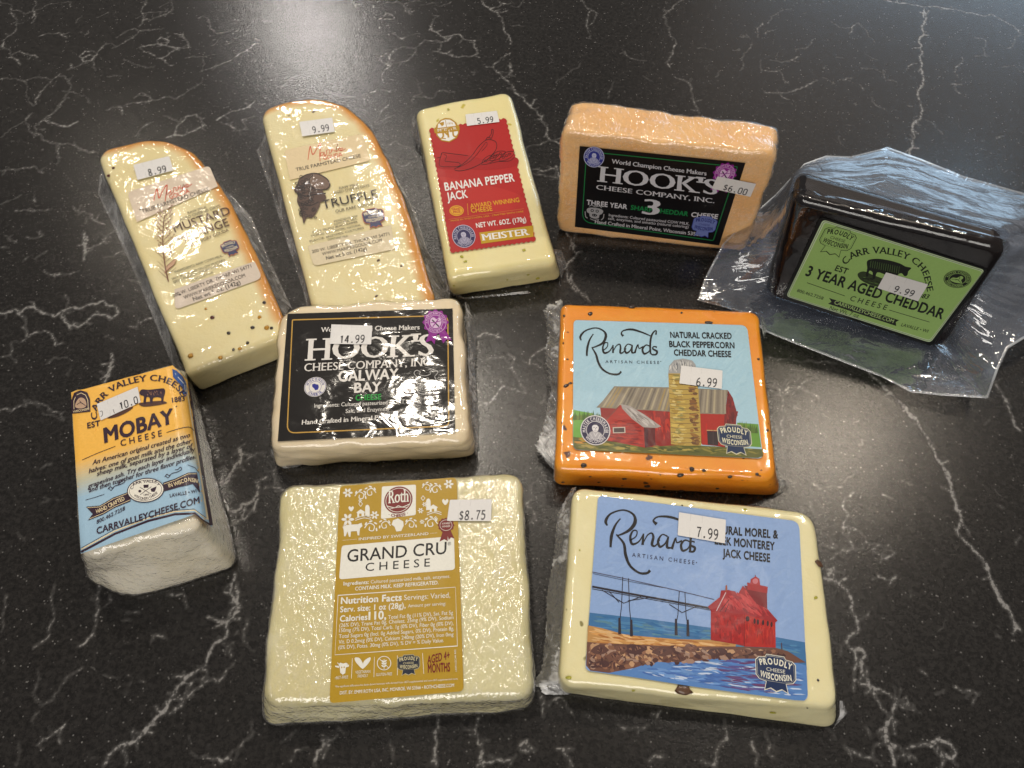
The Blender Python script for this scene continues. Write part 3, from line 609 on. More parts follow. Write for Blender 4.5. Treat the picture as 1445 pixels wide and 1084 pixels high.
def build_worktop():
    X0, X1, Y0, Y1, st = -450.0, 450.0, -12.0, 585.0, 1.0
    nx, ny = int((X1 - X0) / st) + 1, int((Y1 - Y0) / st) + 1
    A = np.zeros((ny, nx), np.float32); WID = 5.0
    rnd = random.Random(3)
    def seg(a, b, s):
        x0, x1 = min(a[0], b[0]) - WID, max(a[0], b[0]) + WID; y0, y1 = min(a[1], b[1]) - WID, max(a[1], b[1]) + WID
        i0, i1 = max(0, int((x0 - X0) / st)), min(nx, int((x1 - X0) / st) + 2); j0, j1 = max(0, int((y0 - Y0) / st)), min(ny, int((y1 - Y0) / st) + 2)
        if i0 >= i1 or j0 >= j1: return
        gx = X0 + np.arange(i0, i1) * st; gy = Y0 + np.arange(j0, j1) * st; GX, GY = np.meshgrid(gx, gy)
        d = b - a; t = np.clip(((GX - a[0]) * d[0] + (GY - a[1]) * d[1]) / max(1e-9, d @ d), 0, 1)
        D = np.hypot(GX - a[0] - t * d[0], GY - a[1] - t * d[1])
        v = (s * np.clip(1 - D / WID, 0, 1)).astype(np.float32); A[j0:j1, i0:i1] = np.maximum(A[j0:j1, i0:i1], v)
    def rough(a, b, amp, lv):
        if lv == 0 or np.linalg.norm(b - a) < 2: return [a]
        m = (a + b) / 2; d = b - a; m = m + np.array([-d[1], d[0]]) * rnd.uniform(-amp, amp)
        return rough(a, m, amp, lv - 1) + rough(m, b, amp, lv - 1)
    for zf, ox, oy, data in VEINS:
        for ln in data.split('|'):
            tk = ln.split(); s = {6: .86, 7: .895, 8: .93, 9: .965, 10: 1.0}[int(tk[0])]
            P = at([(ox + float(a) / zf, oy + float(b) / zf) for a, b in (t.split(',') for t in tk[1:])])[:, :2]; Q = []
            for i in range(len(P) - 1): Q += rough(P[i], P[i + 1], .16, 3)
            Q.append(P[-1]); n = len(Q)
            for i in range(n - 1):
                seg(Q[i], Q[i + 1], s * (1 - .05 * rnd.random()))
                if rnd.random() < .16 and s > .9:      # short hairline branches
                    a = rnd.uniform(0, 6.28); e = Q[i] + np.array([math.cos(a), math.sin(a)]) * rnd.uniform(2, 6); seg(Q[i], e, s * .93)
    gx = X0 + np.arange(nx) * st; gy = Y0 + np.arange(ny) * st; GX, GY = np.meshgrid(gx, gy)
    co = np.stack([GX.ravel(), GY.ravel(), np.zeros(nx * ny)], 1) * S
    idx = np.arange(nx * ny).reshape(ny, nx); q = np.stack([idx[:-1, :-1], idx[:-1, 1:], idx[1:, 1:], idx[1:, :-1]], -1).reshape(-1, 4)
    # the slab goes on beyond the frame
    XA, XB, YA, YB = -1200, 1300, -420, 1500; base = nx * ny
    oc = np.array([(XA, YA, 0), (XB, YA, 0), (XB, YB, 0), (XA, YB, 0), (XA, YA, -30), (XB, YA, -30), (XB, YB, -30), (XA, YB, -30)]) * S
    c = [0, nx - 1, nx * ny - 1, nx * (ny - 1)]; qo = [(base + k, base + (k + 1) % 4, c[(k + 1) % 4], c[k]) for k in range(4)]
    qo += [(base + 4 + k, base + 4 + (k + 1) % 4, base + (k + 1) % 4, base + k) for k in range(4)] + [(base + 7, base + 6, base + 5, base + 4)]
    co = np.concatenate([co, oc]); q = np.concatenate([q, np.array(qo)])
    me = bpy.data.meshes.new('worktop'); me.vertices.add(len(co)); me.vertices.foreach_set('co', co.astype(np.float32).ravel())
    me.loops.add(q.size); me.loops.foreach_set('vertex_index', q.ravel().astype(np.int32))
    me.polygons.add(len(q)); me.polygons.foreach_set('loop_start', (np.arange(len(q)) * 4).astype(np.int32))
    me.update(calc_edges=True)
    at_ = me.attributes.new('vein', 'FLOAT', 'POINT'); at_.data.foreach_set('value', np.concatenate([A.ravel(), np.zeros(8, np.float32)]))
    m, nt, b = newmat('black_quartz'); v = coord(nt)
    a = N(nt, 'ShaderNodeAttribute', attribute_name='vein').outputs['Fac']
    n1 = noise_n(nt, v, 520, 4, .7).outputs[0]; n2 = noise_n(nt, v, 130, 3, .6).outputs[0]; n3 = noise_n(nt, v, 28, 2, .5).outputs[0]
    w = mathn(nt, 'ADD', a, mathn(nt, 'ADD', mathn(nt, 'MULTIPLY', mathn(nt, 'SUBTRACT', n1, .5), .30), mathn(nt, 'MULTIPLY', mathn(nt, 'SUBTRACT', n2, .5), .30)))
    core = ramp(nt, w, .81, .94, 0, .95); halo = ramp(nt, w, .64, 1.0, 0, .26)
    # faint secondary hairlines of the stone itself
    warp = noise_n(nt, v, 22, 4, .6); sc_ = N(nt, 'ShaderNodeVectorMath', operation='SCALE'); nt.links.new(warp.outputs['Color'], sc_.inputs[0]); sc_.inputs[3].default_value = .05
    ad_ = N(nt, 'ShaderNodeVectorMath', operation='ADD'); nt.links.new(v, ad_.inputs[0]); nt.links.new(sc_.outputs[0], ad_.inputs[1])
    vo = N(nt, 'ShaderNodeTexVoronoi', feature='DISTANCE_TO_EDGE'); vo.inputs['Scale'].default_value = 26; nt.links.new(ad_.outputs[0], vo.inputs['Vector'])
    hair = mathn(nt, 'MULTIPLY', ramp(nt, mathn(nt, 'ADD', vo.outputs[0], mathn(nt, 'MULTIPLY', n1, .05)), .028, .05, 1, 0), ramp(nt, n2, .5, .66, 0, 1))
    hair = mathn(nt, 'MULTIPLY', hair, ramp(nt, n3, .54, .66, 0, .25))
    vo2 = N(nt, 'ShaderNodeTexVoronoi'); vo2.inputs['Scale'].default_value = 420; nt.links.new(v, vo2.inputs['Vector'])
    sp = mathn(nt, 'MULTIPLY', ramp(nt, vo2.outputs['Distance'], .10, .24, 1, 0), ramp(nt, noise_n(nt, v, 260, 1).outputs[0], .50, .64, 0, .55))
    veil = ramp(nt, n2, .35, .8, 0, .02)
    f = mathn(nt, 'MAXIMUM', mathn(nt, 'MAXIMUM', mathn(nt, 'MULTIPLY', core, ramp(nt, n1, .3, .62, .45, 1)), halo), mathn(nt, 'MAXIMUM', hair, sp))
    f = mathn(nt, 'ADD', f, veil, clamp=True)
    dark = mixc(nt, ramp(nt, noise_n(nt, v, 420, 4, .75).outputs[0], .35, .68), (.008, .0075, .0074, 1), (.024, .0222, .0212, 1))
    nt.links.new(mixc(nt, f, dark, (.27, .262, .255, 1)), b.inputs['Base Color'])
    b.inputs['Roughness'].default_value = .21; b.inputs['Specular IOR Level'].default_value = .5
    g = noise_n(nt, v, 950, 2, .6); g2 = noise_n(nt, v, 380, 2, .5)
    nt.links.new(bump(nt, g.outputs[0], .00009, 1.0), b.inputs['Normal'])
    o = link('worktop', me, None, [m], smooth=False); o['kind'] = 'structure'
    o['label'] = 'black quartz worktop with branching white veins'
build_worktop()
# ------------------------------------------------------------------ shared finishes
M_paper = ink_mat('printed_paper', .45, .14, 'smooth', .22, spec=.22, strength=.5)
M_satin = ink_mat('satin_label', .42, .14, 'smooth', .2, strength=.5, spec=.22)
M_stick = ink_mat('sticker_paper', .45, .2, None, .3, grain=.03)
M_foil = ink_mat('black_foil_label', .4, 1.0, 'wavy', .10, spec=.1, strength=.85)
M_gouda = ink_mat('film_print', .5, .8, 'gouda', .10, strength=.8)
M_stick_w = ink_mat('sticker_under_film', .5, .25, 'smooth', .3)
F_smooth = film_mat('clear_wrap', 'smooth', .02, .07)
F_gouda = film_mat('gouda_film', 'gouda', .01, .08, gain=1.2)
F_wavy = film_mat('wavy_wrap', 'wavy', .02, .08, gain=1.0)
F_crink = film_mat('cling_film', 'crinkle', .10, .12, gain=2.2, hazecol=(.9, .88, .84, 1))
F_crump = film_mat('gathered_film', 'crumple', .30, .10, 1.5, gain=2.6, hz0=.72, hz1=1.0)
F_bag = film_mat('vacuum_bag_film', 'bag', .15, .09, 1.5, gain=2.8, hazecol=(.60, .70, .92, 1))
F_tray = film_mat('moulded_tray_film', 'crumple', .16, .10, 1.5, gain=2.0, hazecol=(.8, .8, .8, 1))

def px3(zf, org, pts, h):
    return [at([(org[0] + p[0] / zf, org[1] + p[1] / zf)], h if not hasattr(h, '__len__') else h[i])[0] for i, p in enumerate(pts)]
def outward(top, dz_to, d=0.0):
    """the polygon below another, spread by d and set at height dz_to"""
    t = np.array(top, float); c = t.mean(0); v = t - c; v[:, 2] = 0; v /= np.linalg.norm(v, axis=1)[:, None]
    b = t + v * d; b[:, 2] = dz_to; return b
def flap(name, inner, outer, parent, mat, nu=None, nv=9, amp=1.2, seed=0, zmax=None, fold=2.2, jag=.0, lift=0.0):
    """loose film between two lines of 3D points: gathered, uneven, with a ragged free edge"""
    def res(L, n):
        L = np.array(L, float); s = np.concatenate([[0], np.cumsum(np.linalg.norm(np.diff(L, axis=0), axis=1))]); t = np.linspace(0, s[-1], n)
        return np.stack([np.interp(t, s, L[:, k]) for k in range(3)], 1)
    ln = np.linalg.norm(np.diff(np.array(outer, float), axis=0), axis=1).sum(); nu = nu or max(12, int(ln / .7)); A, B = res(inner, nu), res(outer, nu); V, F = [], []
    rnd = random.Random(seed); jg = [rnd.uniform(-jag, jag) for _ in range(nu)]
    for i in range(nu):
        for j in range(nv):
            t = j / (nv - 1); tt = t * (1 + jg[i] * (t ** 3)); p = A[i] * (1 - tt) + B[i] * tt
            w = math.sin(math.pi * min(1, t * 1.1)) * .6 + t * .6
            q = Vector((i * .7 / fold, t * .8, seed * 9.1)); n = noise.fractal(q, .8, 2.2, 3); n2 = noise.noise(q * 2.7)
            p = p + np.array([n2 * .35, n * .35, abs(n) * 1.0 + lift * math.sin(math.pi * t)]) * amp * w
            p[2] = max(.3 + .2 * t, p[2]); V.append(tuple(p))
    for i in range(nu - 1):
        for j in range(nv - 1):
            a = i * nv + j; F.append((a, a + 1, a + nv + 1, a + nv))
    return mesh(name, V, F, parent, [mat])
def bvh_of(V, F): return BVHTree.FromPolygons([Vector(v) for v in V], F)
def bit(parent, name, p, r, mat, seed, flat=.5, el=1.0, ang=0, nrm=(0, 0, 1)):
    """a seed, peppercorn or fleck set into the surface"""
    bm = bmesh.new(); bmesh.ops.create_icosphere(bm, subdivisions=2, radius=1)
    rot = Vector((0, 0, 1)).rotation_difference(Vector(nrm)).to_matrix() @ Matrix.Rotation(ang, 3, 'Z')
    for v in bm.verts:
        c = v.co * (1 + .35 * noise.noise(v.co * 1.7 + Vector((seed * 3.3, 0, 0)))); c = Vector((c.x * el * r, c.y * r, c.z * r * flat)); v.co = (rot @ c + Vector(p)) * S
    me = bpy.data.meshes.new(name); bm.to_mesh(me); bm.free(); return link(name, me, parent, [mat])
def simple(name, col, rough=.5, sss=0, coat=0.0):
    m, nt, b = newmat(name); v = coord(nt); n = noise_n(nt, v, 700, 3, .6)
    nt.links.new(mixc(nt, n.outputs[0], tuple(c * .6 for c in col[:3]) + (1,), tuple(min(1, c * 1.35) for c in col[:3]) + (1,)), b.inputs['Base Color'])
    b.inputs['Roughness'].default_value = rough; b.inputs['Coat Weight'].default_value = coat; b.inputs['Coat Roughness'].default_value = .1
    return m
M_pepper = simple('peppercorn', (.025, .014, .010, 1), .35, coat=.6); M_seed_y = simple('yellow_seed', (.45, .22, .01, 1), .4, coat=.6)
M_seed_r = simple('brown_seed', (.08, .015, .008, 1), .3, coat=.8); M_green = simple('green_pepper_fleck', (.38, .36, .02, 1), .5, coat=.5)
M_morel = simple('morel_piece', (.10, .045, .02, 1), .5, coat=.6)
def soft(name, col, a=.45):
    m, nt, b = newmat(name); b.inputs['Base Color'].default_value = col; b.inputs['Roughness'].default_value = .5; b.inputs['Alpha'].default_value = a; return m
Z = np.array([0, 0, 1.0])

# ================================================================== orange peppercorn cheddar
def renards_badge_common(P): pass
def orange():
    t = thing('packaged_cheese', 'orange peppercorn cheddar block whose pale blue label shows a red barn and silo', 'cheese', 'packaged cheeses laid out on the worktop')
    zf, og, h = 3.738, (750, 420), 24
    top = px3(zf, og, [(158, 24), (1203, 66), (1300, 960), (124, 905)], h)
    bot = px3(zf, og, [(158, 24), (1203, 66), (1308, 1058), (116, 992)], [h, h, 0, 0]); bot = [b.copy() for b in bot]; bot[0][:] = top[0]; bot[1][:] = top[1]; bot[0][2] = bot[1][2] = 0
    mat = cheese_mat('orange_cheddar', C(250, 160, 14), C(252, 170, 26), .4, .3, [(95, .13, C(96, 44, 10), .06), (210, .10, C(130, 66, 12), .05)], .0002, .35, 55)
    V, F = prism(top, bot, [5, 7, 7, 5], 3.4, 3, .55, 22, 1); mesh('cheese', V, F, t, [mat])
    V, F = prism(top, bot, [5, 7, 7, 5], 3.4, 3, .55, 22, 1, off=.35, crink=.35); mesh('plastic_wrap', V, F, t, [F_smooth])
    for i, (x, y, r, e, a) in enumerate([(530, 47, 1.6, 1.6, .1), (310, 86, 1.5, 1.3, .7), (792, 80, .8, 1.2, .5), (935, 132, 1.3, 2.2, 0), (183, 465, 1.3, 1.5, .6), (205, 452, .8, 1.8, .2), (172, 96, .9, 1, .4), (168, 240, .6, 1, 0), (190, 325, .6, 1.5, 0), (1197, 325, .9, 1, 1), (1245, 700, .9, 1, 1), (275, 885, 1.5, 1.3, .1), (845, 905, 1.6, 1, 1.2), (910, 912, 1.1, 1.2, 0), (1190, 932, 1.1, 1, .2), (160, 660, .6, 1, 0), (680, 935, .5, 1, 0)]):
        p = px3(zf, og, [(x, y)], h + .1)[0]; bit(t, 'peppercorn', p, r * .8, M_pepper, i, .55, e, a)
    bv = bvh_of(V, F)
    for i, (x, y, r) in enumerate([(785, 938, 1.5), (1048, 946, 1.1), (490, 957, 1.2), (610, 996, 1.5), (790, 1020, 1.2), (980, 1008, .9), (355, 975, .8), (165, 975, .8), (700, 1000, .7), (310, 945, .6)]):
        d = Vector(rays([(og[0] + x / zf, og[1] + y / zf)])[0]).normalized(); loc, nn, _, _ = bv.ray_cast(Vector(CAM), d)
        if loc: bit(t, 'peppercorn', loc, r * .75, M_pepper, i + 40, .5, 1.5, .2, nn)
    q = [(222, 118), (1137, 146), (1222, 850), (218, 803)]; pl = (top[0], Z)
    P = Print(zf, og, q, pl, z0=.75)
    P.name = 'picture'
    sky = C(176, 210, 226); P.dabs([(230, 130), (1130, 155), (1190, 640), (224, 600)], [C(173, 208, 225), C(180, 213, 228)], 240, 90, 14, -50, 1, 12, 1, .02)
    P.poly([(221, 592), (260, 600), (330, 612), (330, 780), (219, 770)], C(120, 176, 80), 1.8); P.poly([(1085, 660), (1196, 668), (1212, 790), (1085, 780)], C(112, 160, 66), 1.8)
    rnd = random.Random(4)
    for x0, x1, yb, s_ in ((222, 372, 636, 1), (1100, 1196, 706, 1.35)):
        x = x0
        while x < x1:
            hh = rnd.uniform(18, 44) * s_; w = 12 * s_; g = rnd.choice([C(96, 124, 52), C(78, 108, 46), C(120, 140, 60)])
            P.poly([(x - w / 2, yb + 10), (x - w * .3, yb - hh * .5), (x, yb - hh), (x + w * .35, yb - hh * .4), (x + w / 2, yb + 10)], g, 2.2 + .002 * x / 10); x += 8 * s_
    P.poly([(219, 735), (560, 770), (800, 776), (1220, 800), (1222, 836), rrect(q, 26)[-22] if False else (1196, 846), (1140, 845), (760, 828), (400, 812), (240, 802), (222, 790)], C(104, 106, 50), 2.5)
    P.dabs([(222, 742), (1215, 802), (1212, 835), (300, 800), (222, 785)], [C(150, 140, 66), C(84, 92, 42), C(128, 124, 60), C(178, 160, 84)], 150, 60, 9, 5, 2.6, 10, 3)
    P.dabs([(222, 735), (400, 742), (400, 775), (222, 765)], [C(196, 140, 50), C(170, 150, 60)], 20, 80, 10, 4, 2.8, 5, 6)
    # barn
    red, red2, dk = C(178, 46, 36), C(150, 36, 34), C(104, 30, 36)
    P.poly([(362, 580), (740, 590), (1090, 600), (1080, 640), (1078, 700), (1020, 790), (890, 770), (600, 790), (372, 660)], red2, 3)
    P.dabs([(380, 585), (735, 592), (735, 760), (600, 780), (500, 700)], [red, C(190, 56, 40), red2], 80, 60, 12, 80, 3.1, 12, 2)
    P.poly([(885, 612), (1018, 616), (1016, 785), (900, 776)], red, 3.8); P.dabs([(885, 640), (1018, 640), (1016, 785), (900, 776)], [C(190, 44, 34), red], 30, 60, 14, 86, 3.9, 6, 8)
    P.poly([(1036, 488), (1062, 530), (1088, 622), (1078, 626), (1076, 680), (1016, 700), (1018, 616), (1030, 540)], C(132, 44, 46), 4.2)
    P.dabs([(1036, 495), (1060, 535), (1084, 620), (1074, 680), (1020, 690), (1026, 600)], [C(150, 50, 50), C(112, 36, 42)], 26, 50, 9, 78, 4.3, 8, 5)
    roof = C(148, 138, 122)
    P.poly([(342, 580), (376, 545), (436, 468), (560, 470), (740, 474), (890, 480), (1036, 488), (1018, 616), (880, 612), (740, 602), (560, 592)], roof, 4.4)
    for i in range(34):
        x = 372 + i * 19.5; k = (x - 372) / 660; xt = 440 + k * 590; c = rnd.choice([C(166, 156, 138), C(122, 114, 104), C(180, 168, 142), C(138, 128, 114), C(168, 148, 104)])
        yt = 474 + 14 * k; yb = 578 + 36 * k; P.poly([(xt, yt), (xt + 9, yt), (x + 11, yb), (x, yb)], c, 4.6 + i * .01)
    P.poly([(376, 660), (470, 566), (540, 600), (660, 690), (655, 780), (600, 792), (390, 752), (380, 700)], red, 5); P.dabs([(385, 690), (470, 580), (590, 690), (598, 785), (395, 750)], [C(186, 54, 38), C(166, 40, 34), C(140, 34, 34)], 90, 60, 9, 4, 5.1, 6, 9)
    for k in range(5): P.line([(395, 668 + k * 22), (590, 680 + k * 24)], 1.6, dk, 5.4)
    P.poly([(592, 684), (652, 680), (655, 778), (598, 792)], dk, 5.5); P.poly([(596, 690), (616, 690), (614, 786), (598, 790)], C(84, 30, 44), 5.6)
    P.poly([(472, 562), (520, 572), (600, 620), (684, 680), (660, 688), (590, 684), (530, 640), (478, 585)], C(170, 162, 158), 5.7); P.dabs([(478, 568), (520, 576), (600, 622), (672, 680), (600, 680), (530, 636)], [C(196, 190, 186), C(140, 134, 132)], 26, 60, 7, 38, 5.8, 6, 4)
    P.line([(376, 662), (468, 568)], 7, C(140, 60, 52), 5.9); P.poly([(428, 684), (494, 682), (496, 714), (430, 716)], C(200, 190, 180), 6.3); P.poly([(434, 689), (489, 687), (490, 710), (435, 711)], C(70, 48, 50), 6.4)
    P.poly([(926, 704), (988, 706), (985, 780), (930, 776)], C(60, 44, 50), 6); P.line([(924, 700), (992, 702)], 4, C(200, 170, 120), 6.1); P.line([(958, 700), (958, 780)], 2.5, C(90, 70, 70), 6.2)
    # silo
    P.poly([(722, 400), (726, 360), (752, 330), (800, 322), (848, 332), (866, 356), (870, 402)], C(168, 168, 168), 6.6); P.dabs([(726, 395), (730, 362), (756, 332), (800, 324), (846, 336), (862, 360), (866, 398)], [C(196, 196, 196), C(130, 132, 136), C(214, 212, 208)], 46, 44, 5, 84, 6.7, 14, 3)
    P.poly([(722, 400), (872, 402), (890, 620), (896, 780), (820, 782), (736, 774), (730, 600)], C(190, 162, 84), 6.9)
    P.dabs([(726, 404), (800, 404), (820, 600), (824, 780), (738, 772), (732, 600)], [C(206, 180, 96), C(176, 146, 70), C(216, 196, 128), C(160, 150, 90)], 120, 46, 12, 3, 7, 5, 7)
    P.dabs([(822, 406), (870, 404), (888, 620), (894, 778), (832, 778)], [C(140, 96, 52), C(122, 84, 50), C(160, 118, 62)], 70, 40, 14, 3, 7.2, 5, 9)
    for k in range(15):
        y = 404 + k * 25.5; P.line([(724 + k * .9, y), (760, y + 5), (820 + k, y + 5), (872 + k * 1.6, y - 1)], 2.2, C(104, 88, 66), 7.9)
    P.name = 'lettering'
    P.line([(262, 225), (258, 205), (285, 175), (340, 160), (382, 178), (392, 205), (375, 240), (330, 262), (318, 262)], [6.5, 11.7, 7.8, 6.5, 9.1, 14.3, 11.7, 6.5, 3.9], K_, 5, sm=True)
    P.line([(326, 192), (306, 225), (294, 270), (292, 308)], [5.2, 9.1, 11.7, 9.1], K_, 5.3, sm=True)
    P.line([(318, 262), (340, 300), (352, 340), (372, 375), (410, 400), (455, 405), (474, 390)], [5.2, 10.4, 11.7, 10.4, 9.1, 10.4, 9.1], K_, 5.6, sm=True)
    P.line([(376, 280), (398, 262), (402, 240), (386, 240), (376, 265), (384, 292), (412, 282), (430, 252)], [5.2, 5.2, 5.2, 6.5, 9.1, 10.4, 6.5, 5.2], K_, 5, sm=True)
    P.line([(430, 250), (430, 292)], [6.5, 10.4], K_, 5.3); P.line([(430, 288), (445, 258), (464, 246), (470, 262), (468, 290), (482, 290), (500, 268)], [3.9, 5.2, 6.5, 9.1, 10.4, 6.5, 3.9], K_, 5.6, sm=True)
    P.line([(530, 252), (508, 246), (492, 268), (500, 292), (520, 280), (532, 250)], [6.5, 5.2, 9.1, 10.4, 6.5, 6.5], K_, 5, sm=True); P.line([(532, 250), (530, 288), (548, 290)], [6.5, 10.4, 5.2], K_, 5.3, sm=True)
    P.line([(545, 292), (560, 250), (568, 268), (590, 258)], [10.4, 6.5, 5.2, 7.8], K_, 5.6, sm=True)
    P.line([(630, 262), (606, 250), (586, 272), (594, 296), (618, 286), (630, 262)], [6.5, 6.5, 10.4, 10.4, 6.5, 5.2], K_, 5, sm=True)
    P.line([(628, 296), (626, 250), (632, 205), (646, 180), (658, 176), (656, 196)], [9.1, 10.4, 10.4, 7.8, 6.5, 9.1], K_, 5.3, sm=True)
    P.line([(634, 205), (590, 186), (530, 168), (486, 174), (474, 190), (484, 203)], [3.9, 7.8, 10.4, 6.5, 7.8, 13], K_, 5.6, sm=True)
    P.line([(662, 262), (646, 258), (640, 270), (662, 284), (656, 300), (636, 300), (628, 292)], [7.8, 5.2, 7.8, 10.4, 9.1, 6.5, 7.8], K_, 5.9, sm=True)
    P.text('A R T I S A N   C H E E S E', 390, 345, 674, 350, 15, C(60, 70, 86), .006, lay=5); P.ell(682, 337, 2.4, 2.4, C(60, 70, 86), 5, 8)
    P.text('NATURAL CRACKED', 732, 212, 1057, 218, 31, K_, .034, lay=5); P.text('BLACK PEPPERCORN', 727, 260, 1072, 268, 31, K_, .034, lay=5); P.text('CHEDDAR CHEESE', 752, 305, 1054, 314, 31, K_, .034, lay=5)
    seal(P, 337, 700, 158, 2, C(44, 38, 78), C(228, 224, 226), 'MASTER CHEESEMAKER', 'WISCONSIN', lay=8)
    wi_badge(P, 1071, 735, 172, 5, C(28, 54, 92), C(226, 222, 196), lay=8)
    P.build(t, M_satin, 'label', rrect(q, [24, 36, 30, 34]), sky)
    price(t, zf, og, [(790, 358), (1008, 385), (1004, 482), (780, 453)], pl, '6.99', (868, 466), (976, 473), 45, M_stick, 1.35)
    # gathered film along the left side and the bottom right corner
    inn = px3(zf, og, [(165, 22), (158, 120), (150, 300), (148, 500), (140, 700), (125, 880), (150, 925)], [20, 16, 14, 14, 14, 12, 8]); out = px3(zf, og, [(150, 8), (66, 68), (88, 180), (76, 320), (100, 470), (72, 640), (20, 795)], [14, 9, 6, 6, 6, 7, 6])
    flap('wrap_end', inn, out, t, F_crump, amp=3.0, seed=3, jag=.12, fold=3)
    inn = px3(zf, og, [(140, 700), (125, 850), (130, 925), (152, 950)], [12, 11, 9, 8]); out = px3(zf, og, [(82, 700), (20, 790), (70, 860), (148, 942)], [8, 6, 4, 3]); flap('wrap_end', inn, out, t, F_crump, amp=2.0, seed=5, jag=.1)
    inn = px3(zf, og, [(1300, 955), (1308, 1000), (1290, 1050)], [14, 8, 1]); out = px3(zf, og, [(1330, 962), (1372, 985), (1318, 1032)], [8, 4, .5]); flap('wrap_end', inn, out, t, F_crump, amp=1.4, seed=6, jag=.1)
    inn = px3(zf, og, [(1205, 100), (1215, 160), (1225, 215)], [20, 18, 16]); out = px3(zf, og, [(1222, 105), (1242, 150), (1228, 225)], [12, 8, 8]); flap('wrap_end', inn, out, t, F_crump, amp=1, seed=7)
orange()

# ================================================================== white morel and leek jack
def white():
    t = thing('packaged_cheese', 'pale morel and leek monterey jack block whose blue label shows a red lighthouse', 'cheese', 'packaged cheeses laid out on the worktop')
    zf, og, h = 3.011, (750, 680), 24
    top = px3(zf, og, [(178, 18), (1205, 125), (1312, 972), (118, 860)], h)
    bot = [b.copy() for b in top]; bot[2] = px3(zf, og, [(1298, 1052)], 0)[0]; bot[3] = px3(zf, og, [(100, 897)], 0)[0]; bot[0][2] = bot[1][2] = 0
    mat = cheese_mat('pale_jack', C(246, 238, 194), C(244, 234, 184), .42, .35, [(60, .05, C(150, 140, 80), .05)], .0002, .3, 30)
    V, F = prism(top, bot, [7, 9, 8, 7], 3.6, 3, .6, 26, 2); mesh('cheese', V, F, t, [mat])
    V, F = prism(top, bot, [7, 9, 8, 7], 3.6, 3, .6, 26, 2, off=.35, crink=.3); mesh('plastic_wrap', V, F, t, [F_smooth]); bv = bvh_of(V, F)
    for i, (x, y, r, e, a, m) in enumerate([(645, 886, 3.2, 2.0, -.1, M_morel), (1222, 347, 2.6, 1.5, -.5, M_morel), (1200, 155, 2.6, 1.6, -1.1, M_morel), (158, 832, 1.2, 1.9, 0, M_green), (1218, 843, .9, 1, 0, M_pepper), (1208, 492, 1, 1.5, .5, M_green), (908, 117, 1, 1.6, 0, M_green), (1255, 432, .7, 1.3, 0, M_seed_r), (1025, 982, 1.1, 2.4, -.1, M_green), (433, 888, .8, 1.6, 0, M_green), (1172, 962, .6, 1, 0, M_pepper), (205, 290, .6, 1, 0, M_green), (135, 530, .6, 1, 1, M_green), (640, 100, .6, 1, 1, M_pepper)]):
        d = Vector(rays([(og[0] + x / zf, og[1] + y / zf)])[0]).normalized(); loc, nn, _, _ = bv.ray_cast(Vector(CAM), d)
        if loc: bit(t, 'morel_piece' if m is M_morel else 'leek_fleck', loc, r * .6, m, i + 9, .35, e, a, nn)
    q = [(283, 58), (1137, 168), (1175, 932), (228, 802)]; pl = (top[0], Z); P = Print(zf, og, q, pl, z0=.75)
    blue = C(150, 178, 222); P.name = 'picture'
    P.dabs([(290, 70), (1125, 175), (1150, 660), (255, 540)], [C(148, 176, 221), C(155, 182, 224)], 240, 90, 14, -35, 1, 30, 2, .02)
    sea = C(70, 124, 172); P.poly([(247, 556), (500, 584), (760, 620), (1040, 660), (1162, 682), (1170, 800), (1040, 760), (760, 690), (240, 630)], sea, 2)
    P.dabs([(250, 562), (760, 630), (1150, 690), (1160, 740), (760, 680), (246, 615)], [C(58, 116, 168), C(84, 140, 184), C(96, 140, 160)], 120, 90, 9, 7, 2.2, 3, 8)
    P.poly([(240, 610), (300, 622), (400, 650), (600, 668), (780, 672), (870, 690), (860, 720), (620, 720), (236, 690)], C(196, 150, 92), 3)
    P.dabs([(242, 615), (300, 625), (400, 652), (600, 670), (850, 690), (840, 715), (500, 706), (238, 685)], [C(212, 160, 96), C(190, 134, 76), C(224, 184, 132), C(178, 120, 66)], 130, 90, 9, 5, 3.1, 6, 9)
    w = C(98, 142, 200); P.poly([(250, 802), (420, 800), (480, 770), (600, 758), (760, 750), (900, 748), (1060, 752), (1168, 780), (1174, 905), (1160, 930), (1120, 928), (700, 872)], w, 3.2)
    P.poly([(236, 680), (300, 686), (400, 690), (640, 700), (860, 700), (1040, 706), (1090, 720), (1166, 768), (1100, 770), (960, 752), (760, 752), (640, 776), (520, 762), (440, 790), (330, 812), (250, 802), (232, 780)], C(120, 84, 72), 3.6)
    P.dabs([(238, 684), (640, 702), (1040, 710), (1110, 745), (960, 750), (640, 770), (440, 786), (330, 806), (236, 785)], [C(94, 62, 60), C(150, 108, 86), C(200, 160, 124), C(110, 78, 66), C(170, 140, 124), C(80, 52, 54)], 260, 40, 17, 20, 3.8, 40, 5)
    for k, (x, y, rx, ry) in enumerate([(290, 715, 40, 22), (355, 740, 34, 20), (440, 712, 50, 24), (560, 722, 48, 22), (676, 706, 36, 18), (790, 722, 46, 18), (620, 752, 40, 16), (900, 722, 40, 16), (300, 775, 40, 18), (985, 728, 44, 14), (380, 708, 30, 16)]):
        cc = [C(104, 72, 66), C(122, 86, 74), C(90, 60, 60)][k % 3]; rk = random.Random(k)
        P.poly([(x + rx * rk.uniform(.75, 1.05) * math.cos(a), y + ry * rk.uniform(.75, 1.05) * math.sin(a)) for a in [j * 6.283 / 11 for j in range(11)]], cc, 4.7 + k * .03)
        P.dabs([(x - rx * .8, y), (x, y - ry * .8), (x + rx * .8, y), (x, y + ry * .7)], [C(146, 106, 88), C(84, 56, 56)], 10, 22, 6, 60, 5.1 + k * .03, 20, k)
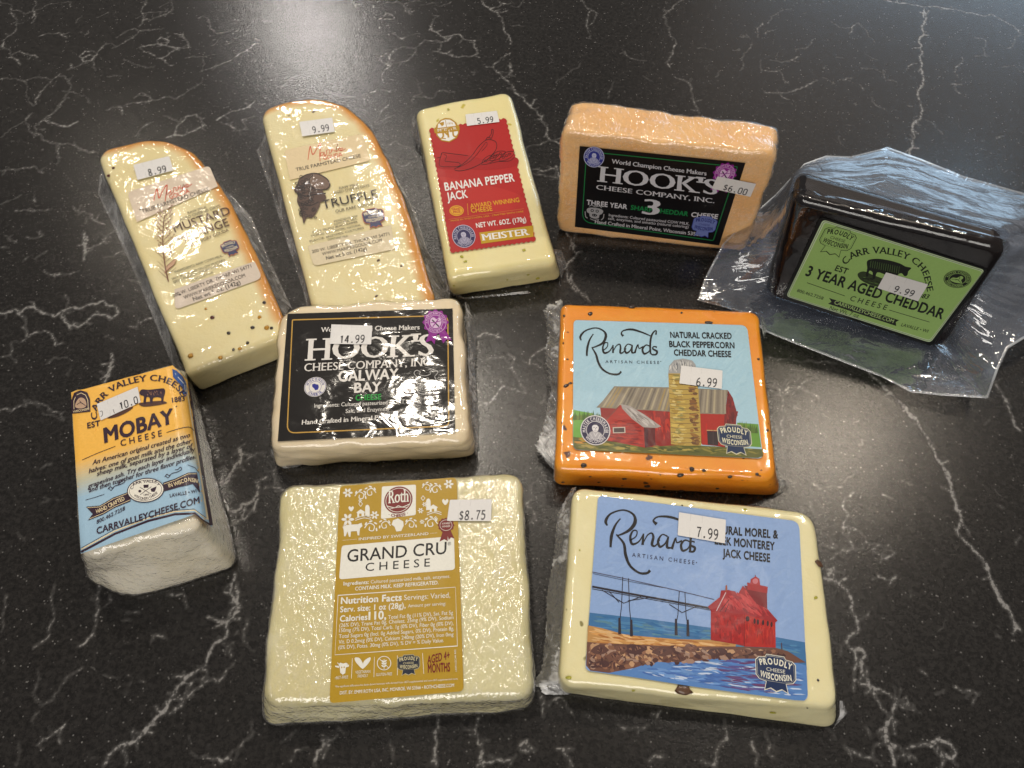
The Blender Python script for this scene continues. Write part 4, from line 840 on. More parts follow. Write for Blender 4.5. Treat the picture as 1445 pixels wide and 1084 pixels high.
    P.dabs([(420, 806), (600, 764), (900, 756), (1160, 792), (1168, 915), (700, 862)], [C(120, 160, 214), C(76, 116, 182), C(196, 210, 232), C(90, 132, 196)], 240, 80, 8, 6, 3.5, 6, 7)
    P.dabs([(760, 756), (1060, 760), (1160, 820), (1160, 915), (760, 870)], [C(96, 88, 150), C(110, 96, 150), C(112, 70, 116)], 46, 120, 7, 5, 5.4, 4, 3)
    # catwalk
    bk = C(44, 38, 50)
    P.line([(258, 445), (400, 472), (600, 508), (764, 538)], 8, bk, 6); P.line([(258, 455), (764, 546)], 2.5, bk, 6.2); P.line([(258, 383), (400, 412), (620, 462), (776, 500)], 2.6, C(84, 78, 100), 6); P.line([(262, 390), (420, 424), (560, 450)], 1.6, bk, 6.1)
    for x0, y0, y1 in ((388, 404, 660), (412, 410, 668), (628, 466, 664), (652, 470, 668)):
        dx = -14 if x0 in (388, 628) else 12; P.line([(x0, y0), (x0 + dx * .4, y0 + (y1 - y0) * .5), (x0 + dx, y1 - 60)], 3.2, bk, 6.3); P.line([(x0 + dx, y1 - 82), (x0 + dx + 1, y1 - 12)], [9, 13], C(52, 44, 56), 6.5)
    for a in ([(300, 460), (392, 516)], [(470, 486), (392, 516)], [(500, 492), (410, 506)], [(585, 520), (640, 556), (700, 530)], [(330, 466), (372, 512)]): P.line(a, 3, bk, 6.7)
    # lighthouse
    r1, r2, r3 = C(176, 34, 36), C(150, 30, 36), C(196, 52, 50)
    P.poly([(762, 545), (900, 560), (905, 698), (868, 690), (762, 672)], C(166, 28, 34), 7); P.poly([(900, 560), (1036, 590), (1038, 705), (904, 700)], C(184, 44, 38), 7.1)
    P.dabs([(766, 552), (895, 566), (900, 692), (768, 668)], [r1, C(150, 24, 32), C(188, 40, 40)], 90, 44, 11, 85, 7.2, 10, 4); P.dabs([(905, 568), (1030, 594), (1034, 700), (908, 695)], [C(196, 56, 44), r1, C(168, 48, 40)], 80, 44, 10, 85, 7.2, 10, 5)
    P.poly([(750, 530), (800, 490), (806, 462), (836, 460), (866, 466), (876, 480), (898, 442), (926, 468), (960, 476), (1002, 540), (1046, 590), (1036, 598), (900, 562), (762, 548)], C(164, 40, 50), 7.6)
    P.dabs([(760, 530), (810, 490), (898, 448), (990, 530), (1038, 588), (900, 556)], [C(188, 56, 62), C(150, 34, 46), C(202, 74, 76)], 90, 60, 10, 50, 7.7, 12, 6)
    P.poly([(904, 440), (1000, 462), (1002, 540), (960, 520), (918, 470)], C(132, 34, 44), 8); P.poly([(916, 428), (1004, 446), (1002, 474), (918, 458)], C(170, 48, 54), 8.1)
    P.poly([(928, 436), (932, 414), (952, 402), (968, 412), (972, 440)], C(176, 60, 66), 8.2); P.ell(951, 422, 12, 12, C(206, 130, 140), 8.4, 12); P.line([(951, 404), (951, 396)], 3, r2, 8.5); P.ell(828, 452, 4, 14, C(170, 96, 60), 8, 10)
    P.line([(786, 548), (826, 470)], 3.5, C(212, 190, 196), 8.2); P.line([(800, 552), (840, 500)], 3, C(80, 30, 40), 8.3); P.line([(822, 554), (838, 520)], 3, C(80, 30, 40), 8.3)
    for x, y in ((918, 582), (948, 592), (962, 596), (984, 598), (1004, 602), (1020, 606)): P.ell(x, y, 9 if x < 930 else 5, 12, C(70, 34, 44), 8.2, 10)
    P.line([(904, 562), (905, 700)], 2.5, C(120, 24, 34), 8); P.line([(1062, 684), (1064, 712)], 4, C(90, 60, 70), 7)
    P.name = 'lettering'
    P.line([(322, 186), (316, 165), (338, 135), (390, 120), (432, 138), (440, 172), (416, 205), (374, 226), (360, 224)], [6.5, 13, 7.8, 6.5, 9.1, 15.6, 13, 6.5, 3.9], K_, 5, sm=True)
    P.line([(378, 156), (356, 185), (340, 230), (336, 278)], [5.2, 9.1, 13, 9.1], K_, 5.3, sm=True)
    P.line([(360, 224), (392, 262), (400, 310), (418, 355), (456, 386), (490, 388), (504, 376)], [5.2, 10.4, 13, 10.4, 9.1, 10.4, 11.7], K_, 5.6, sm=True)
    P.line([(420, 248), (444, 232), (448, 210), (432, 208), (420, 234), (428, 264), (456, 254), (476, 222)], [5.2, 5.2, 5.2, 6.5, 10.4, 10.4, 6.5, 5.2], K_, 5, sm=True)
    P.line([(476, 220), (472, 268)], [6.5, 11.7], K_, 5.3); P.line([(474, 262), (492, 228), (510, 218), (518, 234), (512, 266), (526, 272), (546, 246)], [3.9, 5.2, 6.5, 10.4, 11.7, 6.5, 3.9], K_, 5.6, sm=True)
    P.line([(578, 232), (556, 224), (538, 250), (546, 276), (568, 262), (582, 232)], [6.5, 5.2, 10.4, 10.4, 6.5, 6.5], K_, 5, sm=True); P.line([(582, 232), (576, 276), (596, 280)], [6.5, 11.7, 5.2], K_, 5.3, sm=True)
    P.line([(596, 286), (612, 240), (618, 258), (640, 250)], [11.7, 6.5, 5.2, 7.8], K_, 5.6, sm=True)
    P.line([(676, 256), (652, 248), (636, 268), (642, 292), (664, 284), (678, 258)], [6.5, 6.5, 10.4, 10.4, 6.5, 5.2], K_, 5, sm=True); P.line([(674, 294), (676, 250), (680, 210), (690, 190)], [9.1, 10.4, 10.4, 7.8], K_, 5.3, sm=True)
    P.line([(684, 200), (640, 168), (590, 150), (540, 148), (518, 164), (532, 180)], [3.9, 7.8, 10.4, 6.5, 7.8, 14.3], K_, 5.6, sm=True)
    P.line([(694, 256), (680, 254), (674, 268), (694, 280), (688, 296), (668, 296)], [7.8, 5.2, 7.8, 10.4, 9.1, 6.5], K_, 5.9, sm=True)
    P.text('A R T I S A N   C H E E S E', 427, 318, 692, 352, 17, C(56, 62, 92), .006, lay=5); P.ell(701, 343, 2.6, 2.6, C(56, 62, 92), 5, 8)
    P.text('NATURAL MOREL &', 742, 216, 1048, 241, 34, K_, .034, lay=5); P.text('LEEK MONTEREY', 778, 264, 1034, 291, 34, K_, .034, lay=5); P.text('JACK CHEESE', 812, 318, 1014, 341, 34, K_, .034, lay=5)
    wi_badge(P, 1038, 802, 168, 9, C(30, 54, 96), C(230, 228, 214), lay=9)
    P.build(t, M_satin, 'label', rrect(q, [22, 36, 30, 26]), blue)
    price(t, zf, og, [(627, 129), (826, 161), (822, 262), (621, 227)], pl, '7.99', (700, 235), (792, 248), 44, M_stick, 1.4)
    inn = px3(zf, og, [(190, 22), (182, 150), (160, 350), (140, 550), (125, 750), (118, 855), (140, 885)], [19, 16, 14, 14, 13, 12, 6]); out = px3(zf, og, [(172, 26), (108, 140), (98, 300), (66, 470), (62, 620), (46, 780), (8, 868)], [12, 7, 5, 4, 4, 4, 2])
    flap('wrap_end', inn, out, t, F_crump, amp=2.2, seed=11, jag=.05, fold=3.5)
    inn = px3(zf, og, [(118, 840), (130, 880), (200, 890)], [8, 5, 2]); out = px3(zf, og, [(10, 860), (60, 905), (150, 905)], [3, 1, .6]); flap('wrap_end', inn, out, t, F_crump, amp=1.2, seed=12, jag=.1)
    inn = px3(zf, og, [(1308, 930), (1310, 990), (1285, 1045)], [14, 8, 2]); out = px3(zf, og, [(1322, 930), (1342, 985), (1275, 1052)], [8, 4, .6]); flap('wrap_end', inn, out, t, F_crump, amp=1, seed=13)
white()
# ================================================================== galway bay goat cheese
def purple_ribbon(P, cx, cy, r, lay=7, tails=True, ang=0):
    old = P.name; P.name = 'award_ribbon'; pu = C(150, 40, 150); lt = C(226, 196, 226)
    P.sub(cx, cy, r / 50, ang=ang)
    if tails: P.poly([(-22, 30), (-42, 82), (-18, 74), (-6, 90), (8, 40)], pu, lay); P.poly([(8, 36), (30, 86), (44, 70), (66, 74), (34, 24)], pu, lay + .2)
    pts = []
    for k in range(48): a = k / 48 * 6.283; rr = 50 + 4.5 * math.cos(a * 12); pts.append((rr * math.cos(a), rr * math.sin(a)))
    P.poly(pts, pu, lay + .4); P.ring(0, 0, 43, 43, 1.6, lt, lay + .8); P.ring(0, 0, 29, 29, 1.6, lt, lay + .8)
    P.poly(spline([(-22, 6), (-20, -14), (-8, -20), (4, -12), (16, -20), (24, -4), (18, 16), (2, 24), (-14, 20)], 4, True), lt, lay + 1)
    P.line([(-14, -10), (14, 18)], 5, K_, lay + 1.4); P.line([(12, -14), (-4, 8), (-12, 18)], 4, pu, lay + 1.5); P.line([(-20, 2), (0, 0), (22, -6)], 3, pu, lay + 1.6)
    P.arc('AMERICAN CHEESE', [(36 * math.cos(math.radians(t)) * .9, 36 * math.sin(math.radians(t)) * .9) for t in np.linspace(170, 370, 7)], 8, lt, .01, lay=lay + 1.2, wf=.85)
    P.arc('SOCIETY', [(40 * math.cos(math.radians(t)), 40 * math.sin(math.radians(t))) for t in np.linspace(140, 40, 5)], 8, lt, .01, lay=lay + 1.2, wf=.85)
    P.end(); P.name = old
def galway():
    t = thing('packaged_cheese', 'cream goat cheese block with a wrinkled black and gold label, priced 14.99', 'cheese', 'packaged cheeses laid out on the worktop')
    zf, og, h = 4.169, (370, 405), 25
    top = px3(zf, og, [(92, 118), (1172, 44), (1222, 905), (42, 950)], h)
    bot = [b.copy() for b in top]; bot[2] = px3(zf, og, [(1258, 1000)], 0)[0]; bot[3] = px3(zf, og, [(66, 1066)], 0)[0]; bot[0][2] = bot[1][2] = 0
    mat = cheese_mat('goat_cheese', C(243, 226, 192), C(245, 230, 202), .5, .3, None, .0004, .25, 30)
    V, F = prism(top, bot, [15, 11, 7, 7], 4.5, 2, 1.5, 14, 3); mesh('cheese', V, F, t, [mat])
    V, F = prism(top, bot, [15, 11, 7, 7], 4.5, 2, 1.5, 14, 3, off=.4, crink=.9); mesh('plastic_wrap', V, F, t, [F_wavy])
    q = [(149, 158), (1120, 127), (1136, 857), (91, 909)]; pl = (top[0], Z); P = Print(zf, og, q, pl, z0=.6); W = C(236, 232, 226); G = C(204, 164, 84)
    P.name = 'border'
    P.line(rrect([(178, 194), (1092, 168), (1098, 818), (146, 860)], [6, 40, 30, 50], 6), 7, G, 3, closed=True)
    P.name = 'lettering'
    P.text('World Champion Cheese Makers', 345, 265, 926, 250, 27, W, .01, .03, .012)
    P.text("HOOK'S", 250, 434, 1008, 404, 128, W, -.012, .06, .045); P.text('®', 1020, 314, 1054, 311, 26, W, .01)
    P.text('CHEESE COMPANY, INC.', 246, 497, 1006, 462, 46, W, -.004, .045, .022)
    P.text('GALWAY', 446, 556, 800, 540, 60, W, .03); P.text('BAY', 540, 622, 700, 613, 56, W, .03); P.text('CHEESE', 548, 668, 700, 662, 32, C(40, 160, 70), .03)
    P.text('Ingredients: Cultured pasteurized GOAT MILK,', 306, 710, 922, 682, 23, W, .004); P.text('Salt, and Enzymes.', 490, 742, 744, 728, 23, W, .004)
    P.text('Hand Crafted in Mineral Point, Wisconsin 53565', 232, 810, 1066, 758, 27, W, .01, .03, .012)
    P.name = 'seal'; P.sub(312, 588, 64, 58, -3); bl = C(52, 58, 150); P.ell(0, 0, 1.02, 1, W, 5); P.ring(0, 0, .96, .93, .04, bl, 5.4)
    P.M = None; P.sub(312, 588, .64, .58, -3); P.arc('WISCONSIN', [(66 * math.cos(math.radians(a)), 66 * math.sin(math.radians(a))) for a in np.linspace(190, 350, 7)], 22, bl, .03, lay=6, wf=.85); P.arc('CHEESE', [(86 * math.cos(math.radians(a)), 86 * math.sin(math.radians(a))) for a in np.linspace(140, 40, 6)], 22, bl, .03, lay=6, wf=.85)
    P.ring(0, 0, 56, 56, 3, bl, 6); P.poly([(-30, -28), (-10, -34), (8, -26), (26, -22), (34, 4), (26, 30), (0, 34), (-10, 14), (-28, -2)], bl, 6); P.end()
    P.name = 'sheep_emblem'; P.sub(960, 565, 1, 1, -2); gy = C(190, 188, 186)
    P.line([(-50, -40), (-62, -10), (-58, 30), (-36, 58), (0, 66), (40, 60), (64, 28), (66, -6), (54, -36)], 5, gy, 5, sm=True)
    P.line([(-50, -36), (-66, -60), (-52, -76), (-30, -66), (-34, -50), (0, -42), (30, -52), (28, -66), (50, -76), (74, -62), (56, -38)], 4, gy, 5.2, sm=True)
    for x in (-16, 12): P.ring(x, -18, 9, 13, 3, gy, 5.4, 14); P.ell(x + 2, -16, 3, 4, gy, 5.5, 8)
    for x in range(-30, 40, 12): P.line([(x, 4), (x - 2, 30), (x + 6, 40)], 4, gy, 5.6, sm=True)
    P.line([(-40, 44), (0, 50), (42, 42)], 3, gy, 5.7, sm=True); P.end()
    purple_ribbon(P, 1020, 208, 72)
    P.build(t, M_foil, 'label', q, C(24, 20, 20))
    price(t, zf, og, [(407, 220), (648, 228), (641, 338), (397, 335)], pl, '14.99', (455, 331), (600, 329), 46, M_stick_w, 1.2)
    inn = px3(zf, og, [(1190, 90), (1205, 250), (1215, 500), (1222, 750), (1232, 900), (1255, 985)], [18, 15, 13, 12, 10, 4]); out = px3(zf, og, [(1215, 110), (1258, 260), (1252, 480), (1266, 720), (1272, 880), (1262, 1000)], [9, 6, 4, 4, 3, 1])
    flap('wrap_end', inn, out, t, F_crump, amp=1.7, seed=21)
    inn = px3(zf, og, [(60, 930), (90, 1010), (250, 1040)], [10, 6, 3]); out = px3(zf, og, [(48, 990), (120, 1068), (200, 1062)], [2, .8, .6]); flap('wrap_end', inn, out, t, F_crump, amp=1, seed=22)
galway()

# ================================================================== roth style grand cru
def grand_cru():
    t = thing('packaged_cheese', 'square cheese slab in crinkled cling film under a tall ochre nutrition label', 'cheese', 'packaged cheeses laid out on the worktop')
    zf, og, h = 2.929, (360, 660), 25
    top = px3(zf, og, [(112, 78), (1100, 14), (1150, 955), (18, 985)], h)
    bot = [b.copy() for b in top]; bot[2] = px3(zf, og, [(1155, 1000)], 0)[0]; bot[3] = px3(zf, og, [(40, 1066)], 0)[0]; bot[0][2] = bot[1][2] = 0
    mat = cheese_mat('pale_alpine_cheese', C(232, 222, 168), C(236, 229, 182), .5, .25, None, .0003, .1, 24)
    V, F = prism(top, bot, [6, 9, 8, 8], 4.5, 3, 1.1, 22, 4); mesh('cheese', V, F, t, [mat])
    V, F = prism(top, bot, [6, 9, 8, 8], 4.5, 3, 1.1, 22, 4, off=.4, crink=1.0); mesh('plastic_wrap', V, F, t, [F_crink])
    q = [(350, 76), (833, 40), (862, 924), (307, 974)]; pl = (top[0], Z); P = Print(zf, og, q, pl, z0=.8); W = C(238, 236, 226); G = C(188, 154, 44); R_ = C(130, 34, 34)
    P.name = 'panel'; P.poly(rrect([(358, 322), (822, 283), (826, 422), (347, 462)], 14), W, 3)
    P.poly(rrect([(524, 78), (665, 70), (664, 196), (520, 212)], 8), W, 3)
    P.name = 'logo'; P.sub(592, 134, 1, 1, -5); P.ell(0, 0, 59, 56, R_, 4.4, 36); P.ring(0, 0, 52, 49, 2.2, W, 4.8); P.line([(-48, 20), (-16, 30), (0, 24), (18, 30), (48, 20)], 3, W, 4.9, sm=True); P.line([(-38, 34), (0, 30), (38, 34)], 2, W, 4.9, sm=True)
    P.text('Roth', -42, 10, 44, 10, 52, W, -.006, .05, .03, lay=5.2); P.arc('· CHEESE ·', [(-42, 62), (0, 70), (42, 62)], 11, R_, .03, .03, lay=5); P.end()
    P.name = 'lettering'
    P.text('·········· INSPIRED BY SWITZERLAND ·····', 362, 306, 752, 275, 11, W, .01); P.text('GRAND CRU', 380, 390, 790, 356, 50, K_, .008); P.text('®', 796, 322, 810, 320, 13, K_, 0)
    P.text('C H E E S E', 456, 428, 722, 408, 33, K_, .004)
    P.text('Ingredients:', 365, 487, 470, 480, 15, W, .02); P.text('Cultured pasteurized milk, salt, enzymes.', 478, 479, 806, 455, 14, W, 0); P.text('CONTAINS MILK. KEEP REFRIGERATED.', 413, 508, 758, 482, 15, W, .015)
    P.text('Nutrition Facts', 354, 564, 606, 549, 27, W, .03); P.text('Servings: Varied,', 616, 548, 806, 537, 22, W, 0)
    P.text('Serv. size: 1 oz (28g),', 351, 598, 622, 580, 23, W, .022); P.text('Amount per serving:', 632, 578, 788, 568, 14, W, 0)
    P.text('Calories', 350, 637, 464, 629, 25, W, .025); P.text('110,', 468, 630, 542, 625, 34, W, .03)
    small = [('Total Fat 8g (11% DV), Sat. Fat 5g', 550, 626, 818, 606), ('(26% DV), Trans Fat 0g, Cholest. 25mg (9% DV), Sodium', 348, 660, 820, 626), ('150mg (7% DV), Total Carb. 1g (0% DV), Fiber 0g (0% DV),', 347, 681, 820, 650), ('Total Sugars 0g (Incl. 0g Added Sugars, 0% DV), Protein 8g,', 346, 705, 822, 672), ('Vit. D 0.2mcg (0% DV), Calcium 240mg (20% DV), Iron 0mg', 345, 728, 820, 696), ('(0% DV), Potas. 30mg (0% DV), % DV = % Daily Value.', 344, 751, 780, 721)]
    for s_, a, b, c, d in small: P.text(s_, a, b, c, d, 15.5, W, .004)
    P.text('*No significant difference has been shown between milk derived from rBST-supplemented and non-rBST-supplemented cows.', 330, 909, 838, 876, 8, W, 0)
    P.text('DIST. BY: EMMI ROTH USA, INC. MONROE, WI 53566 • ROTHCHEESE.COM', 350, 938, 822, 906, 14, W, .01)
    P.text('AGED 4+', 712, 812, 804, 790, 33, R_, .02); P.text('MONTHS', 714, 848, 806, 842, 36, R_, .025)
    P.text('rBST-FREE', 330, 875, 384, 871, 12, W, 0); P.text('VEGETARIAN', 414, 852, 476, 848, 12, W, 0); P.text('FRIENDLY', 424, 868, 466, 865, 12, W, 0); P.text('GLUTEN-FREE', 500, 862, 566, 858, 12, W, 0)
    P.text('LR09162CAR R02', 834, 842, 830, 752, 7, W, 0, up=(-1, 0))
    P.name = 'border'; P.line([(343, 528), (828, 494), (836, 737), (330, 774)], 2.2, W, 3.3, closed=True)
    for a, b in (((402, 788), (398, 872)), ((493, 782), (491, 866)), ((588, 776), (588, 858)), ((692, 766), (697, 852))): P.line([a, b], 2, W, 3.3)
    P.name = 'icon'
    P.poly([(345, 815), (352, 806), (364, 810), (376, 806), (384, 812), (376, 822), (372, 850), (362, 856), (352, 848), (350, 824)], W, 5); P.poly([(330, 818), (348, 820), (346, 828), (332, 824)], W, 5.1); P.poly([(388, 814), (374, 818), (376, 826), (388, 822)], W, 5.2); P.line([(340, 806), (346, 812), (350, 810)], 3, W, 5.3, sm=True); P.ell(358, 826, 2.5, 4, G, 5.6, 8); P.ell(368, 825, 2.5, 4, G, 5.6, 8)
    P.poly(spline([(444, 832), (418, 806), (412, 786), (432, 788), (446, 812)], 5, True), W, 5); P.poly(spline([(444, 832), (450, 800), (476, 784), (472, 804)], 5, True), W, 5.2)
    P.ring(533, 808, 28, 28, 3, W, 5); P.line([(533, 832), (533, 792)], 3, W, 5.2); P.line([(514, 790), (552, 828)], 2.5, W, 5.3)
    for dy in (0, 10, 20): P.ell(527, 800 + dy, 6, 3.2, W, 5.4, 8, 40); P.ell(539, 799 + dy, 6, 3.2, W, 5.4, 8, -40)
    # folk ornament in the upper field
    P.name = 'ornament'
    def flower(x, y, r, n=6):
        for k in range(n): a = k / n * 6.283; P.ell(x + r * .6 * math.cos(a), y + r * .6 * math.sin(a), r * .42, r * .24, W, 5 + k * .03, 8, math.degrees(a))
    def swirl(x, y, s_, fl):
        P.line([(x, y), (x + 18 * s_ * fl, y - 20 * s_), (x + 40 * s_ * fl, y - 10 * s_), (x + 36 * s_ * fl, y + 10 * s_), (x + 20 * s_ * fl, y + 8 * s_), (x + 22 * s_ * fl, y - 6 * s_)], 4 * s_, W, 5.3, sm=True)
        for dx, dy, a in ((6, -18, -60), (26, -28, -20), (46, -20, 30), (50, 6, 80)): P.ell(x + dx * s_ * fl, y + dy * s_, 8 * s_, 3.6 * s_, W, 5.5 + dx * .003, 8, a * fl)
    for x, y, s_, f_ in ((412, 118, .9, 1), (500, 104, .9, -1), (690, 84, .8, 1), (770, 92, .9, -1), (452, 250, 1, 1), (560, 240, .9, -1), (620, 236, .9, 1), (754, 232, 1, -1)): swirl(x, y, s_, f_)
    for x, y, r in ((383, 104, 20), (383, 214, 26), (494, 196, 18), (800, 68, 20), (700, 152, 10), (684, 178, 12), (434, 136, 8), (372, 238, 8), (690, 224, 10)): flower(x, y, r)
    for x, y, s_ in ((397, 170, 11), (786, 142, 13)): P.poly(spline([(x, y + s_), (x - s_, y - s_ * .2), (x - s_ * .6, y - s_), (x, y - s_ * .5), (x + s_ * .6, y - s_), (x + s_, y - s_ * .2)], 4, True), W, 5.2)
    for x, y in ((436, 150), (694, 126), (746, 212)): P.line([(x, y - 10), (x + 8, y), (x, y + 10), (x - 8, y)], 2.5, W, 5.2, closed=True)
    for x, y in ((418, 186), (718, 166)): P.poly([(x, y), (x + 18, y - 14), (x + 38, y - 2), (x + 34, y), (x + 32, y + 16), (x + 4, y + 18), (x + 4, y + 2)], W, 5.3); P.poly([(x + 12, y + 4), (x + 22, y + 4), (x + 22, y + 16), (x + 12, y + 16)], G, 5.6)
    for x, y in ((464, 164), (716, 138)): P.poly([(x - 9, y), (x - 6, y - 8), (x, y - 11), (x + 6, y - 8), (x + 9, y), (x + 10, y + 36), (x - 9, y + 38)], W, 5.2)
    P.poly([(570, 218), (590, 210), (612, 222), (614, 240), (604, 262), (584, 264), (576, 244), (564, 236)], W, 5.2)
    for y, a in ((204, 0), (196, 0)): P.line([(414, y + 14), (450, y + 4), (480, y + 10)], 3, W, 5.2, sm=True); P.line([(710, y - 8), (740, y - 18), (770, y - 10)], 3, W, 5.2, sm=True)
    P.poly([(362, 244), (384, 236), (424, 234), (440, 228), (444, 242), (434, 250), (430, 280), (424, 280), (420, 262), (396, 264), (394, 286), (388, 286), (382, 264), (374, 284), (368, 284), (366, 258)], W, 5.4)
    P.name = 'rosette'; rr = R_; pts = [((33 + 2.6 * math.cos(k / 40 * 6.283 * 12)) * math.cos(k / 40 * 6.283) + 789, (29 + 2.4 * math.cos(k / 40 * 6.283 * 12)) * math.sin(k / 40 * 6.283) + 238) for k in range(40)]
    P.poly([(776, 262), (762, 306), (782, 296), (796, 304), (796, 262)], rr, 6); P.poly([(792, 262), (800, 300), (810, 288), (824, 294), (808, 260)], rr, 6.2); P.poly(pts, rr, 6.4); P.ring(789, 238, 25, 22, 1.5, W, 6.7, 24); P.text('AWARD', 772, 236, 806, 233, 8, W, 0, lay=6.8); P.text('WINNER', 772, 248, 807, 245, 8, W, 0, lay=6.8)
    wi_badge(P, 634, 808, 92, -3, C(44, 50, 66), C(210, 200, 160), lay=6)
    P.build(t, M_paper, 'label', rrect(q, 22), G)
    price(t, zf, og, [(805, 133), (978, 130), (975, 221), (793, 220)], pl, '$8.75', (842, 217), (950, 214), 38, M_stick, 1.25)
grand_cru()

# ================================================================== banana pepper jack
def banana():
    t = thing('packaged_cheese', 'pale yellow pepper jack brick with a red zigzag-edged label, priced 5.99', 'cheese', 'packaged cheeses laid out on the worktop')
    zf, og, h = 3.552, (570, 115), 25
    top = px3(zf, og, [(56, 132), (240, 88), (420, 62), (535, 42), (768, 900), (222, 985)], h)
    bot = [b.copy() for b in top]; bot[4] = px3(zf, og, [(792, 1000)], 0)[0]; bot[5] = px3(zf, og, [(236, 1084)], 0)[0]
    for k in range(4): bot[k][2] = 0
    mat = cheese_mat('pepper_jack', C(246, 236, 184), C(244, 232, 172), .42, .35, [(50, .05, C(206, 190, 60), .05)], .0002, .3, 24)
    V, F = prism(top, bot, [6, 10, 10, 8, 6, 5], 5, 3, .7, 22, 5, ke=14); mesh('cheese', V, F, t, [mat])
    V, F = prism(top, bot, [6, 10, 10, 8, 6, 5], 5, 3, .7, 22, 5, ke=14, off=.35, crink=.3); mesh('plastic_wrap', V, F, t, [F_smooth]); bv = bvh_of(V, F)
    for i, (x, y, r, e, a) in enumerate([(290, 878, 1.1, 1.3, -.9), (308, 902, .9, 1.5, .2), (602, 845, 1, 1.3, .3), (670, 988, 1.5, 1.1, 0), (622, 970, .9, 1.2, 0), (112, 130, 1.5, 1.4, .2), (222, 140, 1.0, 1.3, -.5), (518, 995, .7, 1, 0), (250, 1025, .8, 1, 0)]):
        d = Vector(rays([(og[0] + x / zf, og[1] + y / zf)])[0]).normalized(); loc, nn, _, _ = bv.ray_cast(Vector(CAM), d)
        if loc: bit(t, 'pepper_piece', loc, r * .8, M_green, i + 70, .3, e, a, nn)
    q = [(128, 237), (510, 186), (660, 798), (236, 858)]; pl = (top[0], Z); P = Print(zf, og, q, pl, z0=.75); R_ = C(182, 42, 40); Y = C(222, 166, 44)
    o = []; qa = [np.array(p, float) for p in q]
    for i, n in enumerate((32, 50, 36, 50)):
        a, b = qa[i], qa[(i + 1) % 4]; d = (b - a) / np.linalg.norm(b - a); nn = np.array([d[1], -d[0]])
        for k in range(n): o.append(tuple(a + (b - a) * k / n + nn * (4.2 if k % 2 else -2.0)))
    P.name = 'picture'; r2 = C(170, 34, 36)
    P.poly(spline([(165, 400), (260, 365), (330, 372), (430, 395), (558, 380), (566, 420), (470, 440), (330, 440), (180, 436)], 5, True), r2, 2)
    P.poly(spline([(180, 480), (300, 500), (500, 540), (600, 590), (620, 700), (420, 640), (260, 560)], 5, True), C(190, 52, 46), 1.6)
    k2 = C(60, 20, 26)
    P.line([(252, 440), (300, 410), (340, 372), (375, 325), (408, 296), (436, 292), (462, 306), (462, 340), (430, 380), (390, 410), (330, 438), (280, 448), (254, 444)], 3, k2, 4, sm=True)
    P.line([(408, 296), (418, 280), (436, 284), (436, 292)], 3, k2, 4.2); P.line([(424, 282), (438, 262), (440, 242), (447, 242), (446, 266), (438, 286)], 3, k2, 4.3, sm=True); P.line([(268, 432), (320, 408), (360, 372), (392, 330), (412, 304), (416, 320), (390, 350)], 2.2, k2, 4.4, sm=True)
    P.line([(164, 384), (184, 378), (192, 358), (240, 362), (320, 372)], 2.5, k2, 4.2, sm=True); P.line([(190, 360), (178, 398), (182, 424), (230, 428), (276, 424), (276, 408), (222, 402), (206, 398), (214, 374), (200, 366)], 2.5, k2, 4.3, sm=True)
    for cx, cy in ((432, 388), (474, 368), (520, 370)):
        P.line([(cx - 44, cy + 24), (cx - 30, cy), (cx, cy - 18), (cx + 34, cy - 16), (cx + 20, cy + 6), (cx - 14, cy + 26), (cx - 44, cy + 28)], 2.5, k2, 4.4, sm=True)
        for j in range(3): P.ring(cx - 22 + j * 16, cy + 10 - j * 8, 7, 5, 2.5, k2, 4.7, 10)
    P.line([(556, 376), (530, 398), (470, 402), (430, 412)], 2.5, k2, 4.5, sm=True)
    P.name = 'lettering'
    P.text('BANANA PEPPER', 207, 548, 556, 500, 40, WH, .02); P.text('JACK', 218, 598, 322, 582, 40, WH, .02)
    P.text('AWARD WINNING', 334, 636, 580, 604, 22, Y, .018); P.text('CHEESE', 338, 658, 444, 648, 22, Y, .018)
    P.text('NET WT. 6OZ. (170g)', 364, 734, 614, 702, 24, WH, .02)
    P.text('MADE IN WISCONSIN, USA · CRAFTED WITH CARE', 236, 703, 600, 655, 8, Y, 0)
    P.line([(318, 612), (322, 670)], 2, Y, 4); P.line([(224, 692), (600, 638)], 2, C(206, 120, 60), 4)
    P.name = 'medal'; P.sub(264, 648, 1, 1, -6); P.ell(0, 0, 36, 27, Y, 5); P.ring(0, 0, 30, 21, 1.8, R_, 5.4); P.text('GRAND', -20, -3, 20, -3, 11, R_, .02, lay=5.6); P.text('PRIZE', -18, 11, 18, 11, 11, R_, .02, lay=5.6); P.end()
    P.name = 'name_panel'; P.poly([(378, 758), (648, 722), (650, 778), (388, 814)], C(196, 160, 36), 4); P.text('MEISTER', 392, 798, 632, 768, 32, WH, .004, .06, .03, lay=5)
    seal(P, 300, 776, 116, -8, C(54, 50, 96), C(190, 186, 206), 'MASTER CHEESEMAKER', 'WISCONSIN', lay=5)
    P.name = 'shield'; gd = C(186, 146, 34); P.sub(216, 240, 1, 1, -7)
    P.poly([(-58, 0), (-50, -26), (-26, -50), (0, -58), (28, -52), (52, -28), (60, 0), (58, 22), (40, 50), (0, 66), (-38, 54), (-58, 24)], gd, 6); P.poly([(-46, -8), (-40, -30), (-20, -46), (0, -50), (22, -46), (42, -30), (48, -8)], WH, 6.4); P.poly([(-52, 16), (52, 16), (50, 26), (34, 46), (0, 60), (-34, 50), (-50, 26)], WH, 6.4)
